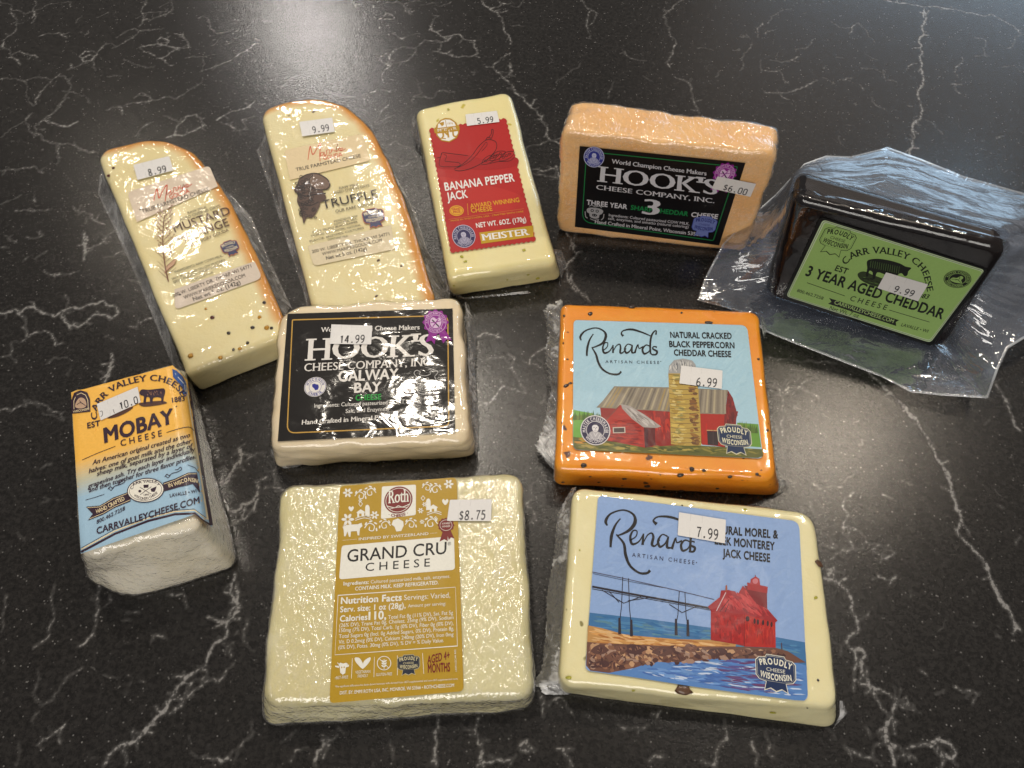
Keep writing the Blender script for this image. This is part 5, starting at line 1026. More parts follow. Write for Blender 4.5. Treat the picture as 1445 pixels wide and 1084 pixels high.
    P.poly([(-66, -12), (64, -12), (62, 12), (-64, 12)], gd, 6.8); P.text('MEISTER', -48, 6, 48, 6, 13, WH, 0, .04, .01, lay=7); P.line([(0, -48), (0, -12)], 3, gd, 6.9); P.poly([(-34, -36), (-8, -40), (-12, -24), (-22, -18)], gd, 6.9); P.text('1916', 8, -22, 34, -22, 11, gd, .01, lay=7)
    P.line([(-36, 44), (-24, 30), (-22, 8)], 8, gd, 7, sm=True); P.line([(-22, -2), (-24, 34)], 9, gd, 7.1); P.line([(-24, 2), (0, 30)], 8, gd, 7.2); P.line([(2, -4), (0, 42)], 9, gd, 7.3); P.line([(2, 4), (18, -6), (28, 2), (26, 34), (38, 42)], 8, gd, 7.4, sm=True); P.line([(-40, 40), (-14, 46)], 5, gd, 7.5); P.line([(8, 4), (10, 38)], 3, WH, 7.6); P.end()
    P.build(t, M_satin, 'label', o, R_)
    price(t, zf, og, [(308, 165), (466, 147), (479, 203), (316, 223)], pl, '5.99', (370, 213), (450, 203), 28, M_stick, 1.2)
    inn = px3(zf, og, [(52, 160), (60, 220), (75, 300)], [18, 16, 14]); out = px3(zf, og, [(40, 205), (34, 250), (68, 315)], [8, 6, 6]); flap('wrap_end', inn, out, t, F_crump, amp=1.4, seed=31)
    inn = px3(zf, og, [(750, 840), (775, 920), (790, 1000)], [16, 10, 2]); out = px3(zf, og, [(790, 848), (815, 915), (790, 985)], [8, 4, 1]); flap('wrap_end', inn, out, t, F_crump, amp=1.6, seed=32)
    inn = px3(zf, og, [(205, 980), (222, 1030), (300, 1084), (620, 1050)], [14, 7, 1.5, 1.5]); out = px3(zf, og, [(200, 1000), (215, 1060), (300, 1092), (640, 1062)], [6, 1.5, .5, .5]); flap('wrap_end', inn, out, t, F_crump, amp=.8, seed=33)
banana()

# ================================================================== two gouda wedges
def rind_attr(o, line, width, side=None):
    L = np.array(line, float)[:, :2]; me = o.data; n = len(me.vertices); co = np.zeros(n * 3, np.float32); me.vertices.foreach_get('co', co); co = co.reshape(-1, 3)[:, :2] / S
    D = np.full(n, 1e9)
    for i in range(len(L) - 1):
        a, b = L[i], L[i + 1]; d = b - a; tt = np.clip(((co - a) @ d) / (d @ d), 0, 1); D = np.minimum(D, np.linalg.norm(co - a - tt[:, None] * d, axis=1))
    at_ = me.attributes.new('rind', 'FLOAT', 'POINT'); at_.data.foreach_set('value', np.clip(1.15 - D / width, 0, 1).astype(np.float32))
def gouda(kind, label, zf, og, toppx, rc, lineidx, trayL, trayR, q, bandtop, bandbot, seed):
    t = thing('packaged_cheese', label, 'cheese', 'packaged cheeses laid out on the worktop'); h = 22
    top = px3(zf, og, toppx, h); bot = outward(top, 0, -1.5)
    mat = cheese_mat('gouda', C(242, 231, 186), C(240, 226, 174), .45, .35, None, .0003, .1, 26, rind=C(226, 160, 66))
    V, F = prism(top, bot, rc, 4, 2, .7, 20, seed, ke=12); o = mesh('cheese', V, F, t, [mat]); rind_attr(o, [top[i] for i in lineidx], 11)
    V, F = prism(top, bot, rc, 4, 2, .7, 20, seed, ke=12, off=.4, crink=.5); mesh('plastic_wrap', V, F, t, [F_gouda])
    pl = (top[0], Z)
    for k, (inn_, out_) in enumerate((trayL, trayR)):
        zi = [18] + [19] * (len(inn_) - 2) + [15]; inn = px3(zf, og, inn_, zi); out = px3(zf, og, out_, [1.2] * len(out_)); mid = [(a + b) / 2 + np.array([0, 0, -5.]) for a, b in zip(inn, out)] if len(inn) == len(out) else None
        flap('moulded_tray', inn, out, t, F_tray, amp=.7, seed=seed * 3 + k, nv=12, fold=5, lift=-1)
        # flat flange round the tray
        o2 = np.array(out); c = np.array([p[:2] for p in top]).mean(0); fl = o2.copy(); v = fl[:, :2] - c; fl[:, :2] += v / np.linalg.norm(v, axis=1)[:, None] * 1.6; fl[:, 2] = .7
        flap('tray_flange', out, fl, t, F_tray, amp=.35, seed=seed * 5 + k, nv=4)
    P = Print(zf, og, q, pl, z0=.7)
    OR = C(214, 84, 48); tx = C(74, 68, 64)
    return t, P, OR, tx, pl
def proudly_small(P, x, y, w, ang):
    wi_badge(P, x, y, w, ang, C(70, 76, 110), C(206, 110, 70), lay=6, txt=C(226, 212, 180))
def gouda1():
    zf, og = 3.011, (130, 180)
    tp = [(22, 125), (52, 86), (230, 44), (330, 50), (430, 100), (520, 205), (600, 330), (812, 795), (792, 890), (398, 1050)]
    q = [(148, 275), (495, 165), (725, 640), (350, 775)]
    t, P, OR, tx, pl = gouda('mustard', 'mustard seed gouda wedge in a clear tray, leftmost of the cheeses, priced 8.99', zf, og, tp, [3, 4, 12, 12, 12, 12, 12, 5, 4, 4], [1, 2, 3, 4, 5, 6, 7],
        ([(35, 150), (95, 280), (170, 450), (250, 650), (310, 820), (370, 990), (400, 1045), (520, 1000), (780, 900)], [(40, 200), (32, 285), (110, 440), (205, 650), (272, 820), (335, 985), (385, 1068), (560, 1030), (775, 935)]),
        ([(545, 250), (620, 380), (700, 550), (812, 800)], [(580, 285), (668, 385), (745, 560), (843, 765)]), q, None, None, 6)
    P.name = 'label_band'; P.poly(rrect([(350, 688), (690, 568), (725, 640), (352, 775)], [2, 2, 30, 24]), C(220, 206, 190), .5)
    P.name = 'lettering'
    P.line([(262, 312), (268, 282), (276, 262), (284, 300), (300, 268), (318, 245), (314, 285), (310, 314)], [3, 3.5, 4, 4, 3.5, 4, 3.5, 3], OR, 4, sm=True)
    P.line([(330, 270), (318, 272), (316, 284), (328, 278), (334, 266), (336, 280), (346, 272), (344, 258), (356, 256), (356, 268), (366, 262), (364, 250)], 2.6, OR, 4, sm=True); P.line([(366, 262), (374, 246), (374, 258), (384, 254), (388, 240), (384, 262), (396, 244), (392, 250), (404, 254), (408, 242), (400, 244), (404, 254), (424, 240)], 2.6, OR, 4.3, sm=True)
    P.text('GOUDA', 332, 305, 416, 276, 19, OR, .008, lay=4); P.text('TRUE FARMSTEAD CHEESE', 214, 366, 500, 268, 17, tx, .004)
    P.text('RAW MILK', 408, 368, 488, 342, 11, tx, 0); P.text('AGED OVER 60 DAYS', 374, 398, 546, 338, 12, tx, 0)
    br = C(96, 66, 50); P.text('MUSTARD', 352, 446, 590, 366, 34, br, .006); P.text('MELANGE', 368, 492, 584, 416, 34, br, .006); P.text('OUR SAVORY GOUDA', 400, 512, 582, 440, 13, br, .004)
    for s_, a, b, c, d in (('INGREDIENTS: RAW COWS MILK,', 352, 618, 556, 548), ('SALT, BLACK AND YELLOW MUSTARD', 340, 648, 566, 566), ('SEEDS, ENZYMES, CHEESE CULTURES', 346, 662, 570, 578), ('CONTAINS MILK', 418, 656, 516, 618)): P.text(s_, a, b, c, d, 9.5, tx, .004)
    P.text('200 W. LIBERTY DR. THORP, WI 54771', 345, 722, 678, 594, 15, tx, .003); P.text('WWW.MARIEKEGOUDA.COM', 392, 730, 652, 634, 15, tx, .003); P.text('Net wt 5 oz. (142g)', 432, 738, 632, 664, 17, tx, .012)
    P.name = 'plant_picture'; b2 = C(120, 70, 50)
    P.line([(324, 655), (312, 600), (304, 540), (300, 470), (304, 400), (312, 360)], [5, 5, 4.5, 4, 3.5, 3], b2, 3, sm=True)
    rnd = random.Random(5)
    for k in range(30):
        tt = k / 29; y = 640 - tt * 280; x = 318 - 18 * math.sin(tt * 2.0) + (8 * tt); sg = 1 if k % 2 else -1; l = rnd.uniform(26, 58) * (1 - .45 * tt) * (1 if tt > .25 else .8)
        P.line([(x, y), (x + sg * l * .5, y - l * .45), (x + sg * l, y - l * .9)], [2.2, 1.8, 1.2], b2, 3.2, sm=True)
        if tt > .3:
            for j in range(3): P.ell(x + sg * l * (.4 + .3 * j) + rnd.uniform(-4, 4), y - l * (.35 + .3 * j), 3.6, 2.4, C(150, 96, 70), 3.4 + j * .1, 8)
            P.ring(x + sg * l * .8, y - l * .4, 6, 5, 1.2, b2, 3.5, 10)
    P.poly(spline([(306, 620), (318, 590), (352, 556), (362, 548), (350, 580), (326, 604)], 4, True), C(196, 158, 126), 2.6)
    proudly_small(P, 585, 507, 72, -18)
    P.build(t, M_gouda, 'label', rrect([(148, 275), (498, 162), (535, 250), (190, 402)], [24, 18, 2, 2]), C(224, 208, 188))
    price(t, zf, og, [(175, 159), (327, 121), (346, 182), (193, 223)], pl, '8.99', (242, 206), (318, 188), 28, M_stick_w, 1.3)
    for i, (x, y, r, m) in enumerate([(70, 205, .9, M_seed_r), (90, 172, .8, M_seed_r), (511, 807, 1.1, M_seed_r), (580, 873, .9, M_pepper), (681, 850, 1.0, M_pepper), (731, 744, .9, M_pepper), (762, 852, .8, M_pepper), (418, 970, 1.3, M_seed_y), (545, 978, 1.1, M_seed_y), (600, 944, .7, M_pepper), (628, 940, .9, M_seed_y), (711, 806, .9, M_seed_y), (742, 850, 1.2, M_seed_y), (483, 770, .7, M_seed_y), (205, 350, .8, M_pepper), (195, 325, .7, M_pepper), (375, 712, .8, M_pepper), (660, 915, .8, M_pepper)]):
        p = px3(zf, og, [(x, y)], 22.3)[0]; bit(t, 'mustard_seed', p, r * 1.15, m, i, .6)
def gouda2():
    zf, og = 3.614, (350, 130)
    tp = [(66, 122), (84, 78), (200, 38), (360, 22), (500, 62), (600, 145), (665, 240), (800, 540), (956, 1060), (900, 1160), (352, 1200)]
    q = [(185, 295), (595, 210), (755, 800), (330, 885)]
    t, P, OR, tx, pl = gouda('truffle', 'gouda wedge with amber rind and a dark truffle drawing, priced 9.99', zf, og, tp, [4, 6, 12, 12, 12, 12, 12, 14, 6, 6, 5], [1, 2, 3, 4, 5, 6, 7, 8],
        ([(80, 150), (130, 350), (190, 560), (250, 780), (310, 1000), (345, 1150)], [(88, 240), (52, 300), (140, 540), (215, 780), (285, 1000), (320, 1150)]),
        ([(700, 350), (790, 560), (860, 780), (940, 1000), (956, 1070)], [(735, 420), (838, 600), (905, 800), (1000, 970), (1030, 1060)]), q, None, None, 7)
    P.name = 'label_band'; P.poly(rrect([(305, 785), (728, 678), (755, 800), (335, 887)], [2, 2, 22, 24]), C(226, 212, 180), .5)
    P.name = 'lettering'
    P.line([(306, 346), (312, 300), (318, 278), (330, 318), (350, 290), (368, 262), (366, 320), (368, 354)], [3, 4, 4.5, 4.5, 4, 4.5, 4, 3], OR, 4, sm=True)
    P.line([(384, 308), (372, 310), (370, 326), (384, 318), (388, 306), (390, 322), (402, 314), (400, 298), (414, 296), (414, 312), (424, 306), (424, 290)], 3, OR, 4, sm=True); P.line([(424, 306), (436, 290), (440, 300), (450, 296), (456, 262), (450, 304), (468, 284), (460, 292), (474, 300), (482, 286), (472, 288), (476, 300), (498, 288)], 3, OR, 4.3, sm=True)
    P.text('GOUDA', 386, 346, 482, 326, 20, OR, .008, lay=4); P.text('TRUE FARMSTEAD CHEESE', 246, 404, 576, 332, 17, tx, .004)
    P.text('RAW MILK', 466, 496, 566, 476, 13, tx, .002); P.text('AGED OVER 60 DAYS', 440, 520, 620, 482, 13, tx, .002); P.text('TRUFFLE', 382, 596, 664, 536, 42, C(66, 58, 54), .004); P.text('OUR RARE GOUDA', 448, 616, 642, 572, 15, tx, .002)
    for s_, a, b, c, d in (('INGREDIENTS: RAW', 440, 664, 560, 636), ('COWS MILK, SALT,', 440, 680, 558, 650), ('BLACK TRUFFLE (BLACK SUMMER', 330, 720, 560, 666), ('TRUFFLES, SALT, WATER), NATURAL', 322, 740, 576, 682), ('FLAVOR, ENZYMES, CULTURES', 316, 766, 592, 696), ('CONTAINS MILK', 408, 758, 510, 738)): P.text(s_, a, b, c, d, 10, tx, .004)
    P.text('200 W. LIBERTY DR. THORP, WI 54771', 328, 822, 722, 730, 16, tx, .003); P.text('WWW.MARIEKEGOUDA.COM', 380, 834, 684, 762, 16, tx, .003); P.text('Net wt 5 oz. (142g)', 400, 856, 606, 806, 18, tx, .012)
    P.name = 'truffle_picture'; dk = C(42, 30, 30); mid = C(96, 74, 64)
    P.poly(spline([(262, 440), (300, 420), (350, 414), (400, 440), (418, 470), (408, 492), (380, 500), (400, 540), (372, 560), (362, 590), (330, 640), (300, 640), (285, 672), (276, 640), (268, 600), (250, 560), (252, 520), (234, 500), (250, 470)], 4, True), mid, 3)
    P.poly(spline([(318, 430), (350, 420), (398, 444), (414, 470), (400, 490), (360, 494), (330, 480), (314, 456)], 4, True), C(128, 106, 92), 3.3)
    P.line(spline([(262, 440), (300, 420), (350, 414), (400, 440), (418, 470), (408, 492), (380, 500), (330, 490), (312, 452), (330, 424)], 4), 4, dk, 3.6)
    rnd = random.Random(12)
    for k in range(70):
        x, y = rnd.uniform(248, 345), rnd.uniform(430, 640)
        if y < 480 and x > 312: continue
        if y > 560 and x < 262: continue
        a = rnd.uniform(0, 6.28); r = rnd.uniform(6, 10); P.line([(x + r * math.cos(a + j * 1.047), y + r * .8 * math.sin(a + j * 1.047)) for j in range(6)], 3, dk, 3.8 + k * .006, closed=True)
    P.line([(250, 520), (300, 530), (350, 520), (396, 516)], 6, dk, 4.4, sm=True); P.line([(256, 560), (310, 580), (360, 560)], 5, dk, 4.5, sm=True)
    proudly_small(P, 640, 634, 108, -10)
    P.build(t, M_gouda, 'label', rrect([(183, 296), (585, 212), (622, 350), (215, 448)], [22, 26, 2, 2]), C(232, 212, 172))
    price(t, zf, og, [(260, 152), (429, 130), (443, 202), (277, 226)], pl, '9.99', (332, 210), (416, 197), 33, M_stick_w, 1.3)
    for i, (x, y, r) in enumerate([(665, 858, 1.0), (783, 886, .9), (655, 1040, .9), (209, 120, .6), (335, 100, 1.1)]):
        p = px3(zf, og, [(x, y)], 22.2)[0]; bit(t, 'truffle_piece', p, r * .8, M_morel, i, .3, 1.4, .8)
gouda1(); gouda2()
# ================================================================== three year cheddar standing on edge
def rectplane(Q, width):
    d = rays(Q); M = np.stack([d[0], -d[1], d[2], -d[3]], 1); t = np.linalg.svd(M)[2][-1]; t = t / t[0]
    X = d * t[:, None]; X = X * (width / np.linalg.norm(X[1] - X[0])) + CAM; n = np.cross(X[3] - X[0], X[1] - X[0]); n /= np.linalg.norm(n)
    return X, (n if n @ (CAM - X[0]) > 0 else -n)
def cast_plane(P, p0, n):
    d = rays(P); t = ((p0 - CAM) @ n) / (d @ n); return CAM + d * t[:, None]
def fullpx(zf, og, pts): return [(og[0] + x / zf, og[1] + y / zf) for x, y in pts]
def hook3():
    t = thing('packaged_cheese', 'pale orange aged cheddar block standing on edge in cling film, black label priced $6.00', 'cheese', 'packaged cheeses laid out on the worktop')
    zf, og = 4.25, (770, 125)
    B = at(fullpx(zf, og, [(80, 866), (1190, 988)])); e = (B[1] - B[0]) / np.linalg.norm(B[1] - B[0]); n = np.array([e[1], -e[0], 0]); n = n if n[1] < 0 else -n
    fr = cast_plane(fullpx(zf, og, [(92, 256), (1395, 404), (1196, 985), (74, 864)]), B[0], n)
    Hh = float((fr[0][2] + fr[1][2]) / 2); bk = at(fullpx(zf, og, [(150, 36), (1402, 222)]), Hh); dv = ((bk[0] - fr[0]) + (bk[1] - fr[1])) / 2; dv[2] = 0
    back = fr.copy(); back[0] = bk[0]; back[1] = bk[1]; back[2] = fr[2] + dv; back[3] = fr[3] + dv
    for p in (back[2], back[3], fr[2], fr[3]): p[2] = .3
    mat = cheese_mat('aged_cheddar', C(250, 204, 138), C(246, 194, 124), .5, .3, None, .0004, .1, 40)
    V, F = prism(fr, back, [7, 7, 5, 5], 3, 5, 1.3, 13, 8); mesh('cheese', V, F, t, [mat])
    V, F = prism(fr, back, [7, 7, 5, 5], 3, 5, 1.3, 13, 8, off=.4, crink=.9); mesh('plastic_wrap', V, F, t, [F_crink2])
    q = [(204, 346), (1198, 447), (1040, 941), (175, 830)]; pl = (fr[0] , n); P = Print(zf, og, q, pl, z0=.9); W = C(206, 206, 212); GN = C(36, 132, 76)
    P.name = 'border'; P.line(rrect([(245, 378), (1150, 470), (1005, 912), (218, 800)], [6, 6, 8, 60], 6), 5, GN, 3, closed=True)
    P.name = 'lettering'
    P.text('World Champion Cheese Makers', 394, 448, 964, 522, 25, W, .008, .03, .012); P.text("HOOK'S", 308, 557, 1030, 640, 92, W, -.012, .06, .045)
    P.text('CHEESE COMPANY, INC.', 302, 604, 1012, 688, 27, W, -.004, .045, .022)
    P.text('THREE YEAR', 245, 696, 488, 724, 28, W, .028); P.text('SHARP', 508, 726, 640, 742, 27, GN, .03); P.text('CHEDDAR', 656, 744, 852, 766, 27, GN, .03); P.text('CHEESE', 870, 768, 1030, 782, 27, W, .028)
    P.text('3', 575, 752, 680, 762, 92, W, -.006, .0, .045, lay=6)
    P.text('Ingredients: Cultured pasteurized COW MILK,', 378, 766, 862, 820, 16, W, .006); P.text('salt, enzymes, and annatto (natural coloring)', 374, 786, 856, 838, 16, W, .004)
    P.text('Hand Crafted in Mineral Point, Wisconsin 53565', 294, 808, 930, 886, 20, W, .008, .03, .01)
    seal(P, 290, 411, 124, 6, C(54, 64, 150), C(196, 200, 226), 'MASTER CHEESEMAKER', 'WISCONSIN', lay=5)
    purple_ribbon(P, 1074, 512, 66, ang=8)
    wi_badge(P, 952, 818, 138, 7, C(120, 134, 190), C(70, 84, 168), lay=5, txt=C(30, 40, 120))
    P.name = 'cow_emblem'; P.sub(294, 746, 1, 1, 7); g = C(170, 170, 174)
    P.poly(spline([(-48, -18), (-30, -28), (0, -30), (30, -28), (50, -18), (44, 0), (30, 10), (26, 28), (0, 34), (-26, 26), (-32, 8), (-46, 0)], 4, True), g, 5)
    for x in (-16, 14): P.ell(x, -12, 10, 9, K_, 5.4, 12); P.ell(x, -12, 5, 5, g, 5.8, 10)
    P.ell(0, 14, 16, 8, K_, 5.4, 14); P.ell(-6, 14, 3, 3, g, 5.8, 8); P.ell(6, 14, 3, 3, g, 5.8, 8); P.line([(-58, -2), (-52, 28), (-40, 36)], 5, g, 5.3, sm=True); P.line([(56, 0), (54, 24), (42, 38)], 5, g, 5.3, sm=True); P.line([(-36, -36), (-20, -44), (0, -36), (24, -44), (40, -34)], 4, g, 5.3, sm=True); P.line([(-24, 38), (0, 44), (30, 36)], 4, g, 5.5, sm=True); P.end()
    P.build(t, M_satin, 'label', q, C(20, 20, 24))
    price(t, zf, og, [(1030, 527), (1262, 572), (1228, 650), (996, 600)], pl, '$6.00', (1060, 608), (1200, 640), 37, M_stick, 1.4)
F_crink2 = film_mat('cling_film_streaky', 'crinkle', .09, .10, gain=1.7, hazecol=(.9, .86, .8, 1))
hook3()

# ================================================================== dark waxed cheddar in a vacuum bag
def dark():
    t = thing('packaged_cheese', 'black waxed aged cheddar brick with green label inside a loose clear vacuum bag', 'cheese', 'packaged cheeses laid out on the worktop')
    zf, og = 2.929, (980, 200)
    q = [(525, 320), (1200, 530), (975, 832), (376, 640)]; X, n = rectplane(fullpx(zf, og, q), 92); X = CAM + (X - CAM) * .936; cen = X.mean(0)
    fr = cast_plane(fullpx(zf, og, [(432, 250), (1262, 452), (1000, 858), (330, 640)]), cen, n)
    bkd = -n; fc = fr.mean(0)
    fr = fc + (fr - fc) * (1 + 4.0 / np.linalg.norm(fr - fc, axis=1))[:, None]; fr[:, 2] = np.maximum(fr[:, 2], .4)
    back = fr.copy(); back[0] += bkd * 25; back[3] += bkd * 25; back[1] += bkd * 16; back[2] += bkd * 16
    lo = min(fr[:, 2].min(), back[:, 2].min())
    m, nt, b = newmat('black_wax'); b.inputs['Base Color'].default_value = (.012, .010, .010, 1); b.inputs['Roughness'].default_value = .16; b.inputs['Specular IOR Level'].default_value = .25
    v = coord(nt); nz = noise_n(nt, v, 30, 3, .5); nt.links.new(mixc(nt, ramp(nt, nz.outputs[0], .45, .7), (.008, .007, .008, 1), (.014, .008, .006, 1)), b.inputs['Base Color']); h_, d_ = wrinkles(nt, v, 'smooth'); nt.links.new(bump(nt, h_, d_ * .5), b.inputs['Normal'])
    V, F = prism(fr, back, [7, 8, 9, 7], 4.5, 6, .5, 26, 9); mesh('waxed_cheese', V, F, t, [m])
    V, F = prism(fr, back, [7, 8, 9, 7], 4.5, 6, .5, 26, 9, off=.5, crink=.6); mesh('plastic_wrap', V, F, t, [film_mat('tight_film', 'smooth', 0.0, .06, gain=.7)])
    P = Print(zf, og, q, (cen, n), z0=.9); GR = C(158, 190, 116); k1 = C(30, 34, 28)
    P.name = 'border'; P.poly(rrect([(519, 309), (1216, 528), (981, 846), (362, 645)], 20), C(20, 22, 22), -.6); P.poly(rrect([(531, 322), (1200, 531), (975, 831), (379, 639)], 16), C(196, 214, 176), 1)
    P.name = 'panel'; P.poly(rrect([(539, 334), (1190, 538), (972, 821), (389, 636)], 12), GR, 2)
    P.line(rrect([(535, 328), (1195, 535), (973, 826), (384, 637)], 14), 1.6, k1, 2.5, closed=True)
    P.name = 'lettering'
    P.arc('CARR VALLEY CHEESE', [(626, 512), (650, 486), (700, 468), (760, 462), (840, 474), (900, 500), (940, 540), (955, 590), (962, 622)], 27, k1, .006, .05, .02, lay=4)
    P.text('EST', 578, 532, 628, 548, 24, k1, .02); P.text('1883', 912, 642, 964, 650, 20, k1, .02)
    P.text('3 YEAR AGED CHEDDAR', 456, 552, 1022, 734, 43, k1, .026); P.text('C H E E S E', 640, 656, 790, 696, 22, k1, .008)
    P.text('800.462.7258', 422, 620, 530, 654, 13, k1, .006); P.text('LAVALLE • WI', 852, 762, 962, 790, 14, k1, .006); P.text('Net Wt. 7 oz', 556, 694, 676, 728, 17, k1, .002)
    P.line([(465, 583), (622, 638)], 2.4, k1, 4); P.line([(805, 696), (972, 746)], 2.4, k1, 4)
    P.name = 'banner'; P.poly([(556, 646), (846, 738), (832, 746), (834, 762), (552, 670), (566, 662)], k1, 4); P.text('CARRVALLEYCHEESE.COM', 576, 670, 820, 750, 16, C(170, 196, 130), .014, lay=5)
    P.name = 'cow_picture'
    P.poly(spline([(722, 488), (760, 484), (810, 492), (850, 504), (872, 516), (896, 522), (884, 536), (880, 552), (868, 556), (856, 544), (840, 552), (836, 580), (826, 580), (824, 556), (790, 550), (756, 540), (746, 566), (736, 564), (736, 540), (722, 534), (718, 556), (708, 554), (714, 524), (712, 500)], 3, True), k1, 4)
    for k in range(14): P.line([(730 + k * 9, 492 + k * 1.8), (726 + k * 9, 520 + k * 2)], 1.2, C(110, 146, 80), 4.5)
    P.poly(spline([(674, 548), (700, 536), (740, 552), (790, 570), (840, 590), (800, 604), (740, 596), (690, 574)], 4, True), C(58, 70, 44), 3.6); P.dabs([(680, 550), (840, 592), (800, 600), (690, 572)], [k1, C(96, 126, 70)], 30, 26, 3, 15, 3.8, 14, 4)
    P.name = 'seal'; P.sub(1087, 568, .52, .40, ang=17); P.ell(0, 0, 104, 104, k1, 4, 32); P.ring(0, 0, 96, 96, 4, GR, 4.5); P.ring(0, 0, 64, 64, 4, GR, 4.5)
    P.arc('MASTER CHEESEMAKER', [(70 * math.cos(math.radians(a)), 70 * math.sin(math.radians(a))) for a in np.linspace(170, 370, 8)], 20, GR, .02, lay=5, wf=.85); P.arc('WISCONSIN', [(90 * math.cos(math.radians(a)), 90 * math.sin(math.radians(a))) for a in np.linspace(145, 35, 6)], 20, GR, .02, lay=5, wf=.85)
    P.poly(spline([(-44, 34), (-40, 0), (-10, -10), (10, -44), (34, -30), (30, 0), (50, 30), (0, 44)], 4, True), GR, 5); P.line([(-40, 20), (0, 6), (40, 26)], 5, k1, 5.4, sm=True); P.line([(4, -30), (12, -4), (-14, 20)], 4, k1, 5.5, sm=True); P.end()
    P.name = 'badge'; wi_badge(P, 592, 404, 132, 16, GR, k1, lay=5, txt=k1, ring=1)
    P.name = 'badge'; P.build(t, M_satin, 'label', rrect([(519, 309), (1216, 528), (981, 846), (362, 645)], 20), C(20, 22, 22))
    price(t, zf, og, [(792, 540), (966, 590), (924, 660), (756, 605)], (cen, n), '9.99', (820, 620), (900, 642), 28, M_stick, 1.35)
    # the bag: front and back sheets meet in a crimped edge
    outer = [(985, 424, 3), (994, 395, 5), (1020, 345, 14), (1050, 315, 20), (1095, 275, 26), (1135, 232, 30), (1165, 221, 34), (1200, 222, 38), (1252, 209, 42), (1300, 226, 42), (1360, 250, 40), (1445, 274, 36), (1530, 300, 32), (1560, 360, 30), (1540, 420, 28), (1470, 462, 24), (1421, 492, 22), (1408, 520, 20), (1393, 562, 13), (1330, 558, 9), (1285, 553, 7), (1240, 530, 6), (1180, 507, 5), (1120, 484, 4), (1080, 468, 3.5), (1045, 440, 3)]
    out = np.array([at([p[:2]], p[2])[0] for p in outer])
    def band(nm, face, seed, zoff, mat, sagf):
        c = face.mean(0); face = c + (face - c) * (1 + 2.6 / np.linalg.norm(face - c, axis=1))[:, None]; R = rounded(face, 7, 40, 10); n_out = 900
        def ang(P): v = proj(P) - proj(c[None]); return np.arctan2(v[:, 1], v[:, 0])
        ao = np.unwrap(ang(out)); so = out
        dens, da = [], []
        for i in range(len(out)):
            j = (i + 1) % len(out)
            for k in range(12): dens.append(out[i] * (1 - k / 12) + out[j] * k / 12)
        dens = np.array(dens); rd = ang(dens); rr = ang(R); nv = 22; idx = []
        # match each outer point with the block edge point in the same direction
        V = []
        for i, p in enumerate(dens):
            dd = np.abs((rr - rd[i] + math.pi) % (2 * math.pi) - math.pi); kk = int(dd.argmin()); a = R[kk]
            L_ = np.linalg.norm(p - a)
            for j in range(nv):
                tt = j / (nv - 1); e_ = tt ** 1.15; w = math.sin(math.pi * min(1, tt))
                x = a * (1 - e_) + p * e_ ; qv = Vector(x / 26) + Vector((seed * 5, 0, 0)); f1 = noise.fractal(qv, .9, 2.1, 2)
                r_ = noise.noise(Vector((i * .11, tt * 1.2, seed)))
                x = x + n * (sagf * w * min(1, L_ / 25) + f1 * 2.6 * w * min(1, L_ / 20) + r_ * 1.2 * w) + np.array([0, 0, zoff])
                x[2] = max(.35, x[2]); V.append(tuple(x))
        m_ = len(dens); F = []
        for i in range(m_):
            i2 = (i + 1) % m_
            for j in range(nv - 1): F.append((i * nv + j, i2 * nv + j, i2 * nv + j + 1, i * nv + j + 1))
        return mesh(nm, V, F, t, [mat])
    mid = fr + (back - fr) * .25
    band('bag_front_sheet', mid, 1, .3, F_bag, 5.0); band('bag_back_sheet', fr + (back - fr) * .8, 5, -.2, F_bag, -2.5)
    ep = np.concatenate([out, out[:1]]); Vv, Ff = [], []; pts = []
    for i in range(len(ep) - 1):
        for k in range(6): pts.append(ep[i] * (1 - k / 6) + ep[i + 1] * k / 6)
    cc = out.mean(0)
    for i, p in enumerate(pts):
        v = p - cc; v[2] = 0; v /= np.linalg.norm(v); a = p - v * 1.1; Vv += [tuple(a + np.array([0, 0, .5])), tuple(p + np.array([0, 0, .75])), tuple(p + v * .35 + np.array([0, 0, .3]))]
    for i in range(len(pts)):
        j = (i + 1) % len(pts)
        for k in range(2): Ff.append((i * 3 + k, j * 3 + k, j * 3 + k + 1, i * 3 + k + 1))
    mesh('sealed_edge', Vv, Ff, t, [film_mat('sealed_edge_film', 'bag', .55, .15, 1.5, gain=3, hazecol=(.85, .9, .95, 1))])
    # welded seam along the far edge
    for a, b in (((1262, 226), (1450, 292)), ((1258, 218), (1450, 283))):
        A = at([a], 42.5)[0]; Bp = at([b], 36.5)[0]; Vv = []; 
        for k in range(60):
            p = A + (Bp - A) * k / 59; p = p + n * 1.2; Vv += [tuple(p + np.array([0, 0, .35])), tuple(p + n * .5), tuple(p - np.array([0, 0, .35]))]
        Ff = []
        for k in range(59):
            for j in range(2): Ff.append((k * 3 + j, k * 3 + 3 + j, k * 3 + 4 + j, k * 3 + 1 + j))
        mesh('bag_seam', Vv, Ff, t, [F_bag])
dark()

